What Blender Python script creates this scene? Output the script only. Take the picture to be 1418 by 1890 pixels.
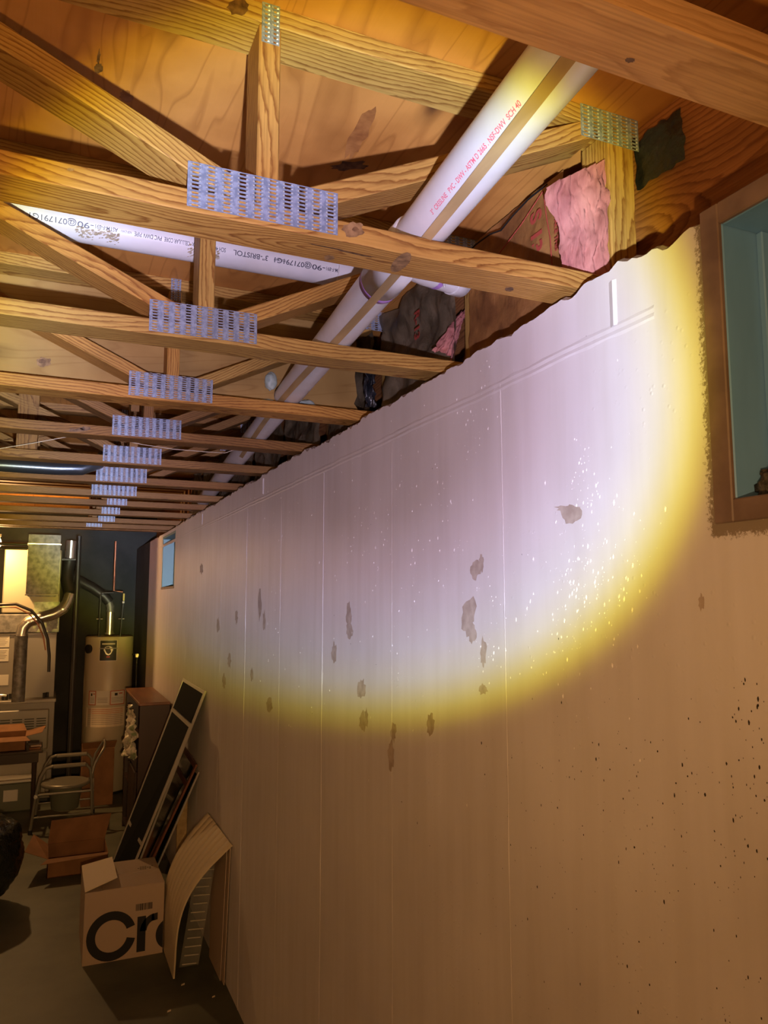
import bpy, math, random
from mathutils import Vector, Matrix, noise
random.seed(7)
S = bpy.context.scene
for o in list(bpy.data.objects): bpy.data.objects.remove(o)
COL = S.collection
R = math.radians
# ------------------------------------------------------------ camera
W, H, F = 1418, 1890, 1409.0
YAW, PITCH = R(23.57), R(6.6)
cam = bpy.data.objects.new('camera', bpy.data.cameras.new('camera')); COL.objects.link(cam)
cam.location = (0, 0, 0); cam.rotation_euler = (math.pi/2+PITCH, 0, -YAW)
cam.data.sensor_fit = 'VERTICAL'; cam.data.sensor_height = 36; cam.data.lens = 36*F/H
cam.data.clip_start = .02; cam.data.clip_end = 60
S.camera = cam
S.view_settings.view_transform = 'Standard'; S.view_settings.look = 'None'
S.view_settings.gamma = 1; S.view_settings.use_curve_mapping = False
S.view_settings.exposure = 0.0
_f = Vector((math.sin(YAW)*math.cos(PITCH), math.cos(YAW)*math.cos(PITCH), math.sin(PITCH)))
_r = Vector((math.cos(YAW), -math.sin(YAW), 0)); _u = _r.cross(_f)
def ray(x, y): return (x-W/2)/F*_r - (y-H/2)/F*_u + _f
def ax(x, y, X): v = ray(x, y); return v*(X/v.x)      # a measured point on the plane X, Y or Z
def ay(x, y, Y): v = ray(x, y); return v*(Y/v.y)
def az(x, y, Z): v = ray(x, y); return v*(Z/v.z)
# room measures (metres, eye height = 0)
XW, ZF, ZC, ZD = .91, -1.93, .616, 1.017     # wall face, floor, truss underside, deck underside
YFAR, XLEFT, YBACK = 9.25, -3.2, -3.0
# ------------------------------------------------------------ world and lights
w = bpy.data.worlds.new('night'); S.world = w; w.use_nodes = True
w.node_tree.nodes['Background'].inputs[0].default_value = (.10, .06, .04, 1)
w.node_tree.nodes['Background'].inputs[1].default_value = .02
FL_POS = Vector((.05, 0, -.12)); FL_AX = Vector((.300, .897, .3256)).normalized(); FL_HALF = 25.8
def flashlight():
    """the photographer's zoomable torch: a lavender-white disc with a yellow rim"""
    l = bpy.data.lights.new('flashlight', 'POINT'); l.shadow_soft_size = .010; l.energy = 1
    l.use_nodes = True; nt = l.node_tree; N = nt.nodes; K = nt.links
    em = N['Emission']
    g = N.new('ShaderNodeNewGeometry'); d = N.new('ShaderNodeVectorMath'); d.operation = 'DOT_PRODUCT'
    d.inputs[1].default_value = -FL_AX
    K.new(g.outputs['Incoming'], d.inputs[0])
    ab = N.new('ShaderNodeMath'); ab.operation = 'MULTIPLY'; ab.inputs[1].default_value = FL_SIGN
    K.new(d.outputs['Value'], ab.inputs[0])
    ac = N.new('ShaderNodeMath'); ac.operation = 'ARCCOSINE'; K.new(ab.outputs[0], ac.inputs[0])
    dv = N.new('ShaderNodeMath'); dv.operation = 'DIVIDE'; dv.inputs[1].default_value = R(FL_HALF)*3.2
    K.new(ac.outputs[0], dv.inputs[0])
    cr = N.new('ShaderNodeValToRGB'); K.new(dv.outputs[0], cr.inputs[0])
    pts = [(0, (.40,.34,.44)), (.40,(.51,.44,.62)), (.55,(.84,.73,1.06)), (.68,(1.08,1.05,1.46)), (.78,(1.20,1.27,1.60)), (.86,(1.30,1.38,1.28)),
           (.92,(1.20,1.14,.50)), (.955,(1.02,.88,.15)), (.985,(.72,.54,.08)), (1.015,(.40,.25,.075)), (1.05,(.29,.165,.065)), (1.3,(.23,.128,.048)), (1.7,(.115,.063,.021)), (2.3,(.035,.018,.006)), (3.2,(.012,.006,.0025))]
    el = cr.color_ramp.elements
    while len(el) > 1: el.remove(el[-1])
    el[0].position = 0; el[0].color = (*pts[0][1], 1)
    for p, c in pts[1:]:
        e = el.new(p/3.2); e.color = (*c, 1)
    K.new(cr.outputs[0], em.inputs[0])
    lf = N.new('ShaderNodeLightFalloff'); lf.inputs['Strength'].default_value = FL_POWER
    a = N.new('ShaderNodeMath'); a.operation = 'MULTIPLY'; a.inputs[1].default_value = .22
    b = N.new('ShaderNodeMath'); b.operation = 'MULTIPLY_ADD'; b.inputs[1].default_value = 1.05
    K.new(lf.outputs['Constant'], a.inputs[0]); K.new(lf.outputs['Linear'], b.inputs[0]); K.new(a.outputs[0], b.inputs[2])
    K.new(b.outputs[0], em.inputs[1])
    o = bpy.data.objects.new('flashlight', l); COL.objects.link(o); o.location = FL_POS
FL_SIGN, FL_POWER = -1.0, 62.0
flashlight()
def bulb_light(loc, e, col, r=.03):
    l = bpy.data.lights.new('bulb_light', 'POINT'); l.energy = e; l.color = col; l.shadow_soft_size = r
    o = bpy.data.objects.new('bulb_light', l); COL.objects.link(o); o.location = loc; return o
bulb_light((-2.3, -1.9, .05), 64, (1, .53, .185), .06)        # the room's other bulb, behind the photographer
BULB = Vector((-.462, 7.97, .545))
bulb_light(BULB - Vector((0, .0, .07)), 80, (1, .55, .20), .03)          # the bare bulb by the furnace

# ------------------------------------------------------------ materials
def mat(name, col, rough=.6, metal=0, spec=.5, nodes=None, alpha=1, trans=0, emit=None):
    m = bpy.data.materials.new(name); m.use_nodes = True; b = m.node_tree.nodes['Principled BSDF']
    b.inputs['Base Color'].default_value = (*col, 1); b.inputs['Roughness'].default_value = rough
    b.inputs['Metallic'].default_value = metal; b.inputs['Specular IOR Level'].default_value = spec
    if trans: b.inputs['Transmission Weight'].default_value = trans
    if alpha < 1: b.inputs['Alpha'].default_value = alpha
    if emit: b.inputs['Emission Color'].default_value = (*emit[0], 1); b.inputs['Emission Strength'].default_value = emit[1]
    if nodes: nodes(m.node_tree, b)
    return m
def nn(t, kind, **kw):
    n = t.nodes.new('ShaderNode'+kind)
    for k, v in kw.items():
        if k.startswith('i_'): n.inputs[k[2:].replace('_', ' ')].default_value = v
        else: setattr(n, k, v)
    return n
def ramp(t, pts):
    n = t.nodes.new('ShaderNodeValToRGB'); el = n.color_ramp.elements
    while len(el) > 1: el.remove(el[-1])
    el[0].position = pts[0][0]; el[0].color = (*pts[0][1], 1)
    for p, c in pts[1:]: e = el.new(p); e.color = (*c, 1)
    return n
def mixc(t, a, b, fac, mode='MIX'):
    n = t.nodes.new('ShaderNodeMix'); n.data_type = 'RGBA'; n.blend_type = mode
    for s, v in ((n.inputs[0], fac), (n.inputs[6], a), (n.inputs[7], b)):
        if isinstance(v, (int, float)): s.default_value = v
        elif isinstance(v, tuple): s.default_value = (*v, 1)
        else: t.links.new(v, s)
    return n.outputs[2]
def wood_nodes(dark, light, ringscale=16, tone=((1,1,1),(1,1,1)), knots=True):
    def f(t, b):
        L = t.links.new
        tc = nn(t, 'TexCoord'); oi = nn(t, 'ObjectInfo')
        off = nn(t, 'Combine' + 'XYZ')
        m1 = nn(t, 'Math', operation='MULTIPLY'); m1.inputs[1].default_value = 37.0; L(oi.outputs['Random'], m1.inputs[0])
        s1 = nn(t, 'Math', operation='SINE'); L(m1.outputs[0], s1.inputs[0])
        m2 = nn(t, 'Math', operation='MULTIPLY'); m2.inputs[1].default_value = .05; L(s1.outputs[0], m2.inputs[0])
        L(m1.outputs[0], off.inputs[0]); L(m2.outputs[0], off.inputs[1]); 
        m3 = nn(t, 'Math', operation='MULTIPLY_ADD'); m3.inputs[1].default_value = .06; m3.inputs[2].default_value = .03; L(oi.outputs['Random'], m3.inputs[0])
        L(m3.outputs[0], off.inputs[2])
        ad = nn(t, 'VectorMath', operation='ADD'); L(tc.outputs['Object'], ad.inputs[0]); L(off.outputs[0], ad.inputs[1])
        # slow wander of the heart along the board
        nz = nn(t, 'TexNoise', i_Scale=1.6, i_Detail=1.0); 
        mp0 = nn(t, 'Mapping'); mp0.inputs['Scale'].default_value = (1, .1, .1); L(ad.outputs[0], mp0.inputs[0]); L(mp0.outputs[0], nz.inputs['Vector'])
        sub = nn(t, 'VectorMath', operation='SUBTRACT'); L(nz.outputs['Color'], sub.inputs[0]); sub.inputs[1].default_value = (.5, .5, .5)
        sc = nn(t, 'VectorMath', operation='MULTIPLY'); L(sub.outputs[0], sc.inputs[0]); sc.inputs[1].default_value = (0, .16, .16)
        a2 = nn(t, 'VectorMath', operation='ADD'); L(ad.outputs[0], a2.inputs[0]); L(sc.outputs[0], a2.inputs[1])
        mp = nn(t, 'Mapping'); mp.inputs['Scale'].default_value = (.22, 1, 1); L(a2.outputs[0], mp.inputs[0])
        wv = nn(t, 'TexWave', wave_type='RINGS', rings_direction='X', wave_profile='SAW', i_Scale=ringscale, i_Distortion=2.6, i_Detail=3.0, i_Detail_Scale=3.0)
        L(mp.outputs[0], wv.inputs['Vector'])
        cr = ramp(t, [(0, light), (.5, tuple(.85*x+.15*y for x, y in zip(light, dark))), (.88, dark), (1, light)]); L(wv.outputs['Fac'], cr.inputs[0])
        # fine fibres
        mf = nn(t, 'Mapping'); mf.inputs['Scale'].default_value = (6, 260, 260); L(ad.outputs[0], mf.inputs[0])
        nf = nn(t, 'TexNoise', i_Scale=1.0, i_Detail=2.0); L(mf.outputs[0], nf.inputs['Vector'])
        c = mixc(t, cr.outputs[0], (.35, .22, .1), .0)
        fr = ramp(t, [(.3, (.78, .76, .72)), (.6, (1.05, 1.05, 1.05))]); L(nf.outputs['Fac'], fr.inputs[0])
        c = mixc(t, c, fr.outputs[0], .8, 'MULTIPLY')
        # blotches
        nb = nn(t, 'TexNoise', i_Scale=3.5, i_Detail=3.0); L(ad.outputs[0], nb.inputs['Vector'])
        br = ramp(t, [(.3, (.72, .66, .58)), (.65, (1.08, 1.06, 1.0))]); L(nb.outputs['Fac'], br.inputs[0])
        c = mixc(t, c, br.outputs[0], .7, 'MULTIPLY')
        if knots:
            mk = nn(t, 'Mapping'); mk.inputs['Scale'].default_value = (2.6, 6, 6); L(ad.outputs[0], mk.inputs[0])
            vo = nn(t, 'TexVoronoi', i_Scale=1.0); L(mk.outputs[0], vo.inputs['Vector'])
            kr = ramp(t, [(0, (1,1,1)), (.055, (.9,.9,.9)), (.085, (.25,.25,.25)), (.14, (0,0,0))]); L(vo.outputs['Distance'], kr.inputs[0])
            c = mixc(t, c, (.10, .035, .012), kr.outputs[0])
        # board to board tone
        tr = ramp(t, [(0, tone[0]), (.5, tuple((x+y)/2 for x, y in zip(*tone))), (1, tone[1])])
        m4 = nn(t, 'Math', operation='FRACT'); m5 = nn(t, 'Math', operation='MULTIPLY'); m5.inputs[1].default_value = 7.31
        L(oi.outputs['Random'], m5.inputs[0]); L(m5.outputs[0], m4.inputs[0]); L(m4.outputs[0], tr.inputs[0])
        c = mixc(t, c, tr.outputs[0], 1.0, 'MULTIPLY')
        L(c, b.inputs['Base Color'])
        bp = nn(t, 'Bump', i_Strength=.25, i_Distance=.002); L(nf.outputs['Fac'], bp.inputs['Height']); L(bp.outputs[0], b.inputs['Normal'])
    return f
def ply_nodes(light, dark, axis=1, sc=1.0):
    def f(t, b):
        L = t.links.new; tc = nn(t, 'TexCoord'); g = nn(t, 'NewGeometry')
        mp = nn(t, 'Mapping'); s = [3.0*sc]*3; s[axis] = .42*sc; mp.inputs['Scale'].default_value = s; L(g.outputs['Position'], mp.inputs[0])
        n1 = nn(t, 'TexNoise', i_Scale=1.0, i_Detail=3.0, i_Distortion=.6); L(mp.outputs[0], n1.inputs['Vector'])
        ml = nn(t, 'Math', operation='MULTIPLY'); ml.inputs[1].default_value = 20.0; L(n1.outputs['Fac'], ml.inputs[0])
        fr = nn(t, 'Math', operation='FRACT'); L(ml.outputs[0], fr.inputs[0])
        cr = ramp(t, [(0, tuple(.6*x+.4*y for x, y in zip(light, dark))), (.10, light), (.8, light), (1, tuple(.5*x+.5*y for x, y in zip(light, dark)))]); L(fr.outputs[0], cr.inputs[0])
        nb = nn(t, 'TexNoise', i_Scale=5.0, i_Detail=4.0); L(g.outputs['Position'], nb.inputs['Vector'])
        br = ramp(t, [(.3, (.72, .64, .55)), (.62, (1.05, 1.03, 1.0))]); L(nb.outputs['Fac'], br.inputs[0])
        c = mixc(t, cr.outputs[0], br.outputs[0], .85, 'MULTIPLY')
        mk = nn(t, 'Mapping'); s2 = [4.2, 4.2, 4.2]; s2[axis] = 1.7; mk.inputs['Scale'].default_value = s2; mk.inputs['Location'].default_value = (.37, .2, 0); L(g.outputs['Position'], mk.inputs[0])
        vo = nn(t, 'TexVoronoi', i_Scale=1.0); L(mk.outputs[0], vo.inputs['Vector'])
        kr = ramp(t, [(0, (1,1,1)), (.04, (.9,.9,.9)), (.09, (.3,.3,.3)), (.16, (0,0,0))]); L(vo.outputs['Distance'], kr.inputs[0])
        c = mixc(t, c, (.07, .025, .010), kr.outputs[0])
        L(c, b.inputs['Base Color'])
        mf = nn(t, 'Mapping'); s3 = [150.]*3; s3[axis] = 6; mf.inputs['Scale'].default_value = s3; L(g.outputs['Position'], mf.inputs[0])
        nf = nn(t, 'TexNoise', i_Scale=1.0); L(mf.outputs[0], nf.inputs['Vector'])
        bp = nn(t, 'Bump', i_Strength=.2, i_Distance=.002); L(nf.outputs['Fac'], bp.inputs['Height']); L(bp.outputs[0], b.inputs['Normal'])
    return f
def noisy(c1, c2, scale=6, detail=5, bump=.2, bscale=60, dist=.002, lo=.35, hi=.65, stretch=(1,1,1)):
    def f(t, b):
        L = t.links.new; g = nn(t, 'NewGeometry'); mp = nn(t, 'Mapping'); mp.inputs['Scale'].default_value = stretch; L(g.outputs['Position'], mp.inputs[0])
        n1 = nn(t, 'TexNoise', i_Scale=scale, i_Detail=detail); L(mp.outputs[0], n1.inputs['Vector'])
        cr = ramp(t, [(lo, c1), (hi, c2)]); L(n1.outputs['Fac'], cr.inputs[0]); L(cr.outputs[0], b.inputs['Base Color'])
        n2 = nn(t, 'TexNoise', i_Scale=bscale, i_Detail=4.0); L(mp.outputs[0], n2.inputs['Vector'])
        bp = nn(t, 'Bump', i_Strength=bump, i_Distance=dist); L(n2.outputs['Fac'], bp.inputs['Height']); L(bp.outputs[0], b.inputs['Normal'])
    return f
def paint_nodes(t, b):
    """pink-white paint on poured concrete: faint mottling, rubbed dirt by the window, tiny blisters"""
    L = t.links.new; g = nn(t, 'NewGeometry')
    n1 = nn(t, 'TexNoise', i_Scale=2.2, i_Detail=6.0); L(g.outputs['Position'], n1.inputs['Vector'])
    cr = ramp(t, [(.3, (.62, .575, .575)), (.7, (.71, .665, .665))]); L(n1.outputs['Fac'], cr.inputs[0])
    c = cr.outputs[0]
    # vertical rub marks
    mp = nn(t, 'Mapping'); mp.inputs['Scale'].default_value = (1, 14, 1.2); L(g.outputs['Position'], mp.inputs[0])
    n2 = nn(t, 'TexNoise', i_Scale=1.5, i_Detail=4.0); L(mp.outputs[0], n2.inputs['Vector'])
    r2 = ramp(t, [(.35, (.93, .92, .90)), (.6, (1, 1, 1))]); L(n2.outputs['Fac'], r2.inputs[0])
    c = mixc(t, c, r2.outputs[0], .8, 'MULTIPLY')
    # speckled dirt close to the near window's edge (a band in Y and Z of the wall itself)
    sp = nn(t, 'SeparateXYZ'); L(g.outputs['Position'], sp.inputs[0])
    def band(sock, c0, wd):
        s = nn(t, 'Math', operation='SUBTRACT'); L(sock, s.inputs[0]); s.inputs[1].default_value = c0
        a = nn(t, 'Math', operation='ABSOLUTE'); L(s.outputs[0], a.inputs[0])
        m = nn(t, 'MapRange', clamp=True); m.inputs['From Min'].default_value = 0; m.inputs['From Max'].default_value = wd
        m.inputs['To Min'].default_value = 1; m.inputs['To Max'].default_value = 0; L(a.outputs[0], m.inputs['Value']); return m.outputs[0]
    n3 = nn(t, 'TexNoise', i_Scale=170.0, i_Detail=6.0, i_Roughness=.8); L(g.outputs['Position'], n3.inputs['Vector'])
    by = band(sp.outputs['Y'], .838, .035)
    gz = nn(t, 'Math', operation='GREATER_THAN'); L(sp.outputs['Z'], gz.inputs[0]); gz.inputs[1].default_value = .095
    by2 = nn(t, 'Math', operation='MULTIPLY'); L(by, by2.inputs[0]); L(gz.outputs[0], by2.inputs[1])
    bz = band(sp.outputs['Z'], .108, .030)
    lt = nn(t, 'Math', operation='LESS_THAN'); L(sp.outputs['Y'], lt.inputs[0]); lt.inputs[1].default_value = .85
    bz2 = nn(t, 'Math', operation='MULTIPLY'); L(bz, bz2.inputs[0]); L(lt.outputs[0], bz2.inputs[1])
    mx = nn(t, 'Math', operation='MAXIMUM'); L(by2.outputs[0], mx.inputs[0]); L(bz2.outputs[0], mx.inputs[1])
    mu = nn(t, 'Math', operation='MULTIPLY_ADD'); L(mx.outputs[0], mu.inputs[0]); mu.inputs[1].default_value = .55; L(n3.outputs['Fac'], mu.inputs[2])
    r3 = ramp(t, [(.76, (0,0,0)), (.86, (1,1,1))]); L(mu.outputs[0], r3.inputs[0])
    c = mixc(t, c, (.24, .19, .14), r3.outputs[0])
    L(c, b.inputs['Base Color'])
    n4 = nn(t, 'TexNoise', i_Scale=7.0, i_Detail=6.0); L(g.outputs['Position'], n4.inputs['Vector'])
    n5 = nn(t, 'TexVoronoi', i_Scale=55.0); L(g.outputs['Position'], n5.inputs['Vector'])
    r5 = ramp(t, [(0, (1,1,1)), (.22, (0,0,0))]); L(n5.outputs['Distance'], r5.inputs[0])
    nm = nn(t, 'TexNoise', i_Scale=4.0, i_Detail=3.0); L(g.outputs['Position'], nm.inputs['Vector'])
    rm = ramp(t, [(.5, (0,0,0)), (.62, (1,1,1))]); L(nm.outputs['Fac'], rm.inputs[0])
    h = mixc(t, r5.outputs[0], rm.outputs[0], 1.0, 'MULTIPLY')
    hh = mixc(t, n4.outputs['Fac'], h, .35, 'ADD')
    bp = nn(t, 'Bump', i_Strength=.5, i_Distance=.004); L(hh, bp.inputs['Height']); L(bp.outputs[0], b.inputs['Normal'])
M = {}
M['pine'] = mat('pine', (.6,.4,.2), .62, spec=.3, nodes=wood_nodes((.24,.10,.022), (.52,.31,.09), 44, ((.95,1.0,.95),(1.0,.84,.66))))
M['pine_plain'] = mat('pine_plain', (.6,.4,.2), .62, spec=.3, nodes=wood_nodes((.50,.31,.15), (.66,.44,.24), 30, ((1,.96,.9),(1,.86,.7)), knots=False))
M['pine_dark'] = mat('pine_dark', (.6,.4,.2), .62, spec=.3, nodes=wood_nodes((.14,.06,.016), (.30,.16,.05), 44, ((1,1,1),(.85,.75,.65))))  # darker pine for the trusses farther from the camera
M['rim_wood'] = mat('rim_wood', (.35,.2,.1), .75, spec=.2, nodes=wood_nodes((.20,.08,.03), (.36,.17,.065), 30, ((1,1,1),(.9,.8,.7))))
M['tan_strip'] = mat('mottled_tan', (.3,.18,.08), .6, spec=.3, nodes=noisy((.36,.24,.11), (.50,.35,.17), 9, 5, .1, 90, .001, stretch=(3,.5,3)))
M['ply'] = mat('deck_plywood', (.6,.4,.2), .65, spec=.25, nodes=ply_nodes((.56,.26,.065), (.30,.115,.025), 1))
M['ply_x'] = mat('panel_plywood', (.6,.42,.2), .65, spec=.25, nodes=ply_nodes((.36,.225,.075), (.25,.135,.04), 0, 1.3))
M['galv'] = mat('galvanised_plate', (.38,.42,.52), .5, .25, nodes=noisy((.20,.24,.34), (.32,.37,.50), 120, 4, .3, 400, .0005, .4, .6))
M['galv_lip'] = mat('punched_lip', (.62,.66,.74), .3, .6)
M['duct'] = mat('duct_metal', (.3,.3,.3), .55, .45, nodes=noisy((.13,.125,.115), (.25,.24,.22), 25, 5, .1, 80, .001))
M['conduit'] = mat('conduit_metal', (.14,.16,.19), .3, .85)
M['silver'] = mat('silver_vent_metal', (.75,.72,.66), .25, .9)
M['pvc'] = mat('white_pvc', (.80,.79,.80), .35, nodes=noisy((.66,.65,.66), (.72,.71,.73), 14, 5, .05, 60, .0005))
M['purple'] = mat('purple_primer', (.42,.22,.60), .4)
M['redink'] = mat('red_ink', (.75,.15,.22), .5); M['blackink'] = mat('black_ink', (.05,.05,.08), .5)
M['dirt'] = mat('dried_glue', (.36,.30,.20), .9, nodes=noisy((.26,.21,.13), (.45,.38,.27), 80, 4, .6, 120, .002))
M['paint'] = mat('pink_white_wall_paint', (.7,.63,.6), .5, spec=.25, nodes=paint_nodes)
M['blister'] = mat('paint_blister', (.76,.71,.70), .5, spec=.3)
M['chip'] = mat('bare_concrete_patch', (.42,.33,.28), .8, nodes=noisy((.36,.28,.23), (.48,.39,.33), 40, 4))
M['pit'] = mat('dark_pit', (.035,.025,.02), .9)
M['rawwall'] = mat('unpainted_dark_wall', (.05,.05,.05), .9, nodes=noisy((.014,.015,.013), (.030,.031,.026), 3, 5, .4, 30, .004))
M['concrete'] = mat('broken_concrete', (.4,.33,.28), .9, nodes=noisy((.26,.17,.12), (.42,.33,.27), 20, 5, .6, 60, .006))
M['floor'] = mat('floor_concrete', (.12,.12,.09), .55, nodes=noisy((.062,.066,.045), (.115,.118,.080), 2.5, 6, .15, 40, .002))
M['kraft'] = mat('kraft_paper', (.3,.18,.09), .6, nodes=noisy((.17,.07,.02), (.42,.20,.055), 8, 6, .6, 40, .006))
M['kraft_dark'] = mat('dark_kraft_paper', (.12,.09,.05), .5, nodes=noisy((.05,.038,.02), (.17,.13,.08), 10, 6, .7, 40, .006))  # darker kraft colours for every bay after the first
M['kraftred'] = mat('kraft_red_print', (.40,.06,.04), .7)
M['pink'] = mat('pink_fibreglass', (.6,.25,.25), .95, spec=.1, nodes=noisy((.26,.08,.08), (.52,.22,.19), 22, 6, .8, 60, .008, .3, .68, (1,1,.35)))
M['black_sheet'] = mat('crumpled_black', (.012,.013,.018), .35, nodes=noisy((.008,.009,.012), (.02,.022,.03), 10, 4, .9, 25, .01))
M['foam'] = mat('spray_foam', (.42,.50,.46), .45, nodes=noisy((.30,.37,.34), (.55,.62,.56), 30, 4, .5, 70, .003))
M['brownpaint'] = mat('brown_frame_paint', (.2,.13,.1), .55, nodes=noisy((.15,.098,.075), (.23,.155,.12), 14, 5, .3, 60, .001))
M['bluepaint'] = mat('blue_green_paint', (.22,.36,.42), .45, nodes=noisy((.13,.29,.52), (.20,.42,.74), 5, 6, .25, 50, .002, stretch=(1,1,.25)))
M['cyanpaint'] = mat('pale_blue_paint', (.17,.29,.30), .5)
M['debris'] = mat('dirt_clump', (.03,.025,.02), .95, nodes=noisy((.01,.01,.008), (.12,.10,.08), 60, 4, .9, 90, .006))
M['glass'] = mat('window_glass', (.02,.03,.035), .08, spec=.8)
M['wire_w'] = mat('cream_wire', (.62,.50,.36), .5); M['wire_b'] = mat('black_wire', (.01,.01,.01), .5)
M['heater'] = mat('heater_enamel', (.46,.40,.29), .38); M['furn'] = mat('furnace_sheet_metal', (.20,.18,.15), .42, .2)
M['furn_lt'] = mat('furnace_door_metal', (.25,.23,.19), .4, .2); M['black'] = mat('black_metal', (.012,.012,.012), .5)
M['plenum'] = mat('plenum_wrap', (.34,.31,.22), .5, .2); M['greenfoil'] = mat('greenish_foil', (.30,.36,.20), .35, .4, nodes=noisy((.22,.27,.14), (.40,.46,.28), 16, 4, .8, 20, .01))
M['paper'] = mat('white_label', (.62,.58,.50), .7); M['copper'] = mat('copper_pipe', (.35,.14,.07), .4, .7)
M['inkgrey'] = mat('grey_print', (.22,.20,.18), .8); M['redlab'] = mat('red_label_print', (.45,.07,.05), .6); M['yellow'] = mat('yellow_tag', (.6,.5,.1), .6)
M['mahog'] = mat('dark_red_cabinet', (.1,.03,.02), .4, nodes=noisy((.014,.005,.003), (.034,.010,.006), 6, 5, .1, 60, .001, stretch=(1,1,.2)))
M['mahog_top'] = mat('lighter_cabinet_top', (.2,.08,.04), .35, nodes=noisy((.15,.06,.03), (.24,.10,.05), 6, 5, .1, 60, .001, stretch=(3,.4,1)))  # lighter brown than the cabinet sides
M['alu'] = mat('aluminium_frame', (.55,.53,.48), .4, .5); M['mesh'] = mat('screen_mesh', (.006,.007,.007), .9, spec=.1)
M['storm'] = mat('dark_storm_glass', (.012,.012,.012), .08, spec=.8); M['brownrail'] = mat('brown_rail', (.16,.06,.035), .5)
M['whitebox'] = mat('white_cardboard', (.42,.32,.24), .7); M['creambox'] = mat('cream_cardboard', (.66,.55,.40), .7)
M['card'] = mat('brown_cardboard', (.30,.15,.065), .8, nodes=noisy((.19,.085,.03), (.25,.115,.044), 9, 5, .1, 60, .001)); M['ink'] = mat('box_black_ink', (.006,.006,.007), .6)
M['foamsheet'] = mat('ribbed_foam', (.62,.52,.36), .45); M['clear'] = mat('clear_plastic', (.85,.85,.80), .12, spec=.8, alpha=.08)
M['clear_edge'] = mat('clear_plastic_edge', (.65,.60,.5), .12, spec=.9, alpha=.6)
M['bag'] = mat('black_bin_bag', (.012,.014,.013), .25, spec=.7, nodes=noisy((.010,.012,.011), (.022,.026,.022), 5, 3, 1.0, 9, .03))
M['clothbag'] = mat('crumpled_plastic', (.55,.52,.42), .35, nodes=noisy((.22,.28,.15), (.68,.62,.52), 18, 3, .8, 20, .01, .38, .5))
M['chair'] = mat('grey_chair_enamel', (.20,.19,.155), .35, .3); M['chrome'] = mat('chrome', (.7,.68,.62), .2, 1)
M['tabledark'] = mat('dark_table_wood', (.035,.02,.013), .3); M['tote'] = mat('grey_green_tote', (.12,.13,.09), .5)
M['bulb'] = mat('lit_bulb', (1,.8,.5), .3, emit=((1,.62,.25), 18)); M['porc'] = mat('porcelain', (.6,.55,.48), .3)
M['iron'] = mat('black_pipe', (.03,.028,.026), .45, .3)

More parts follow.
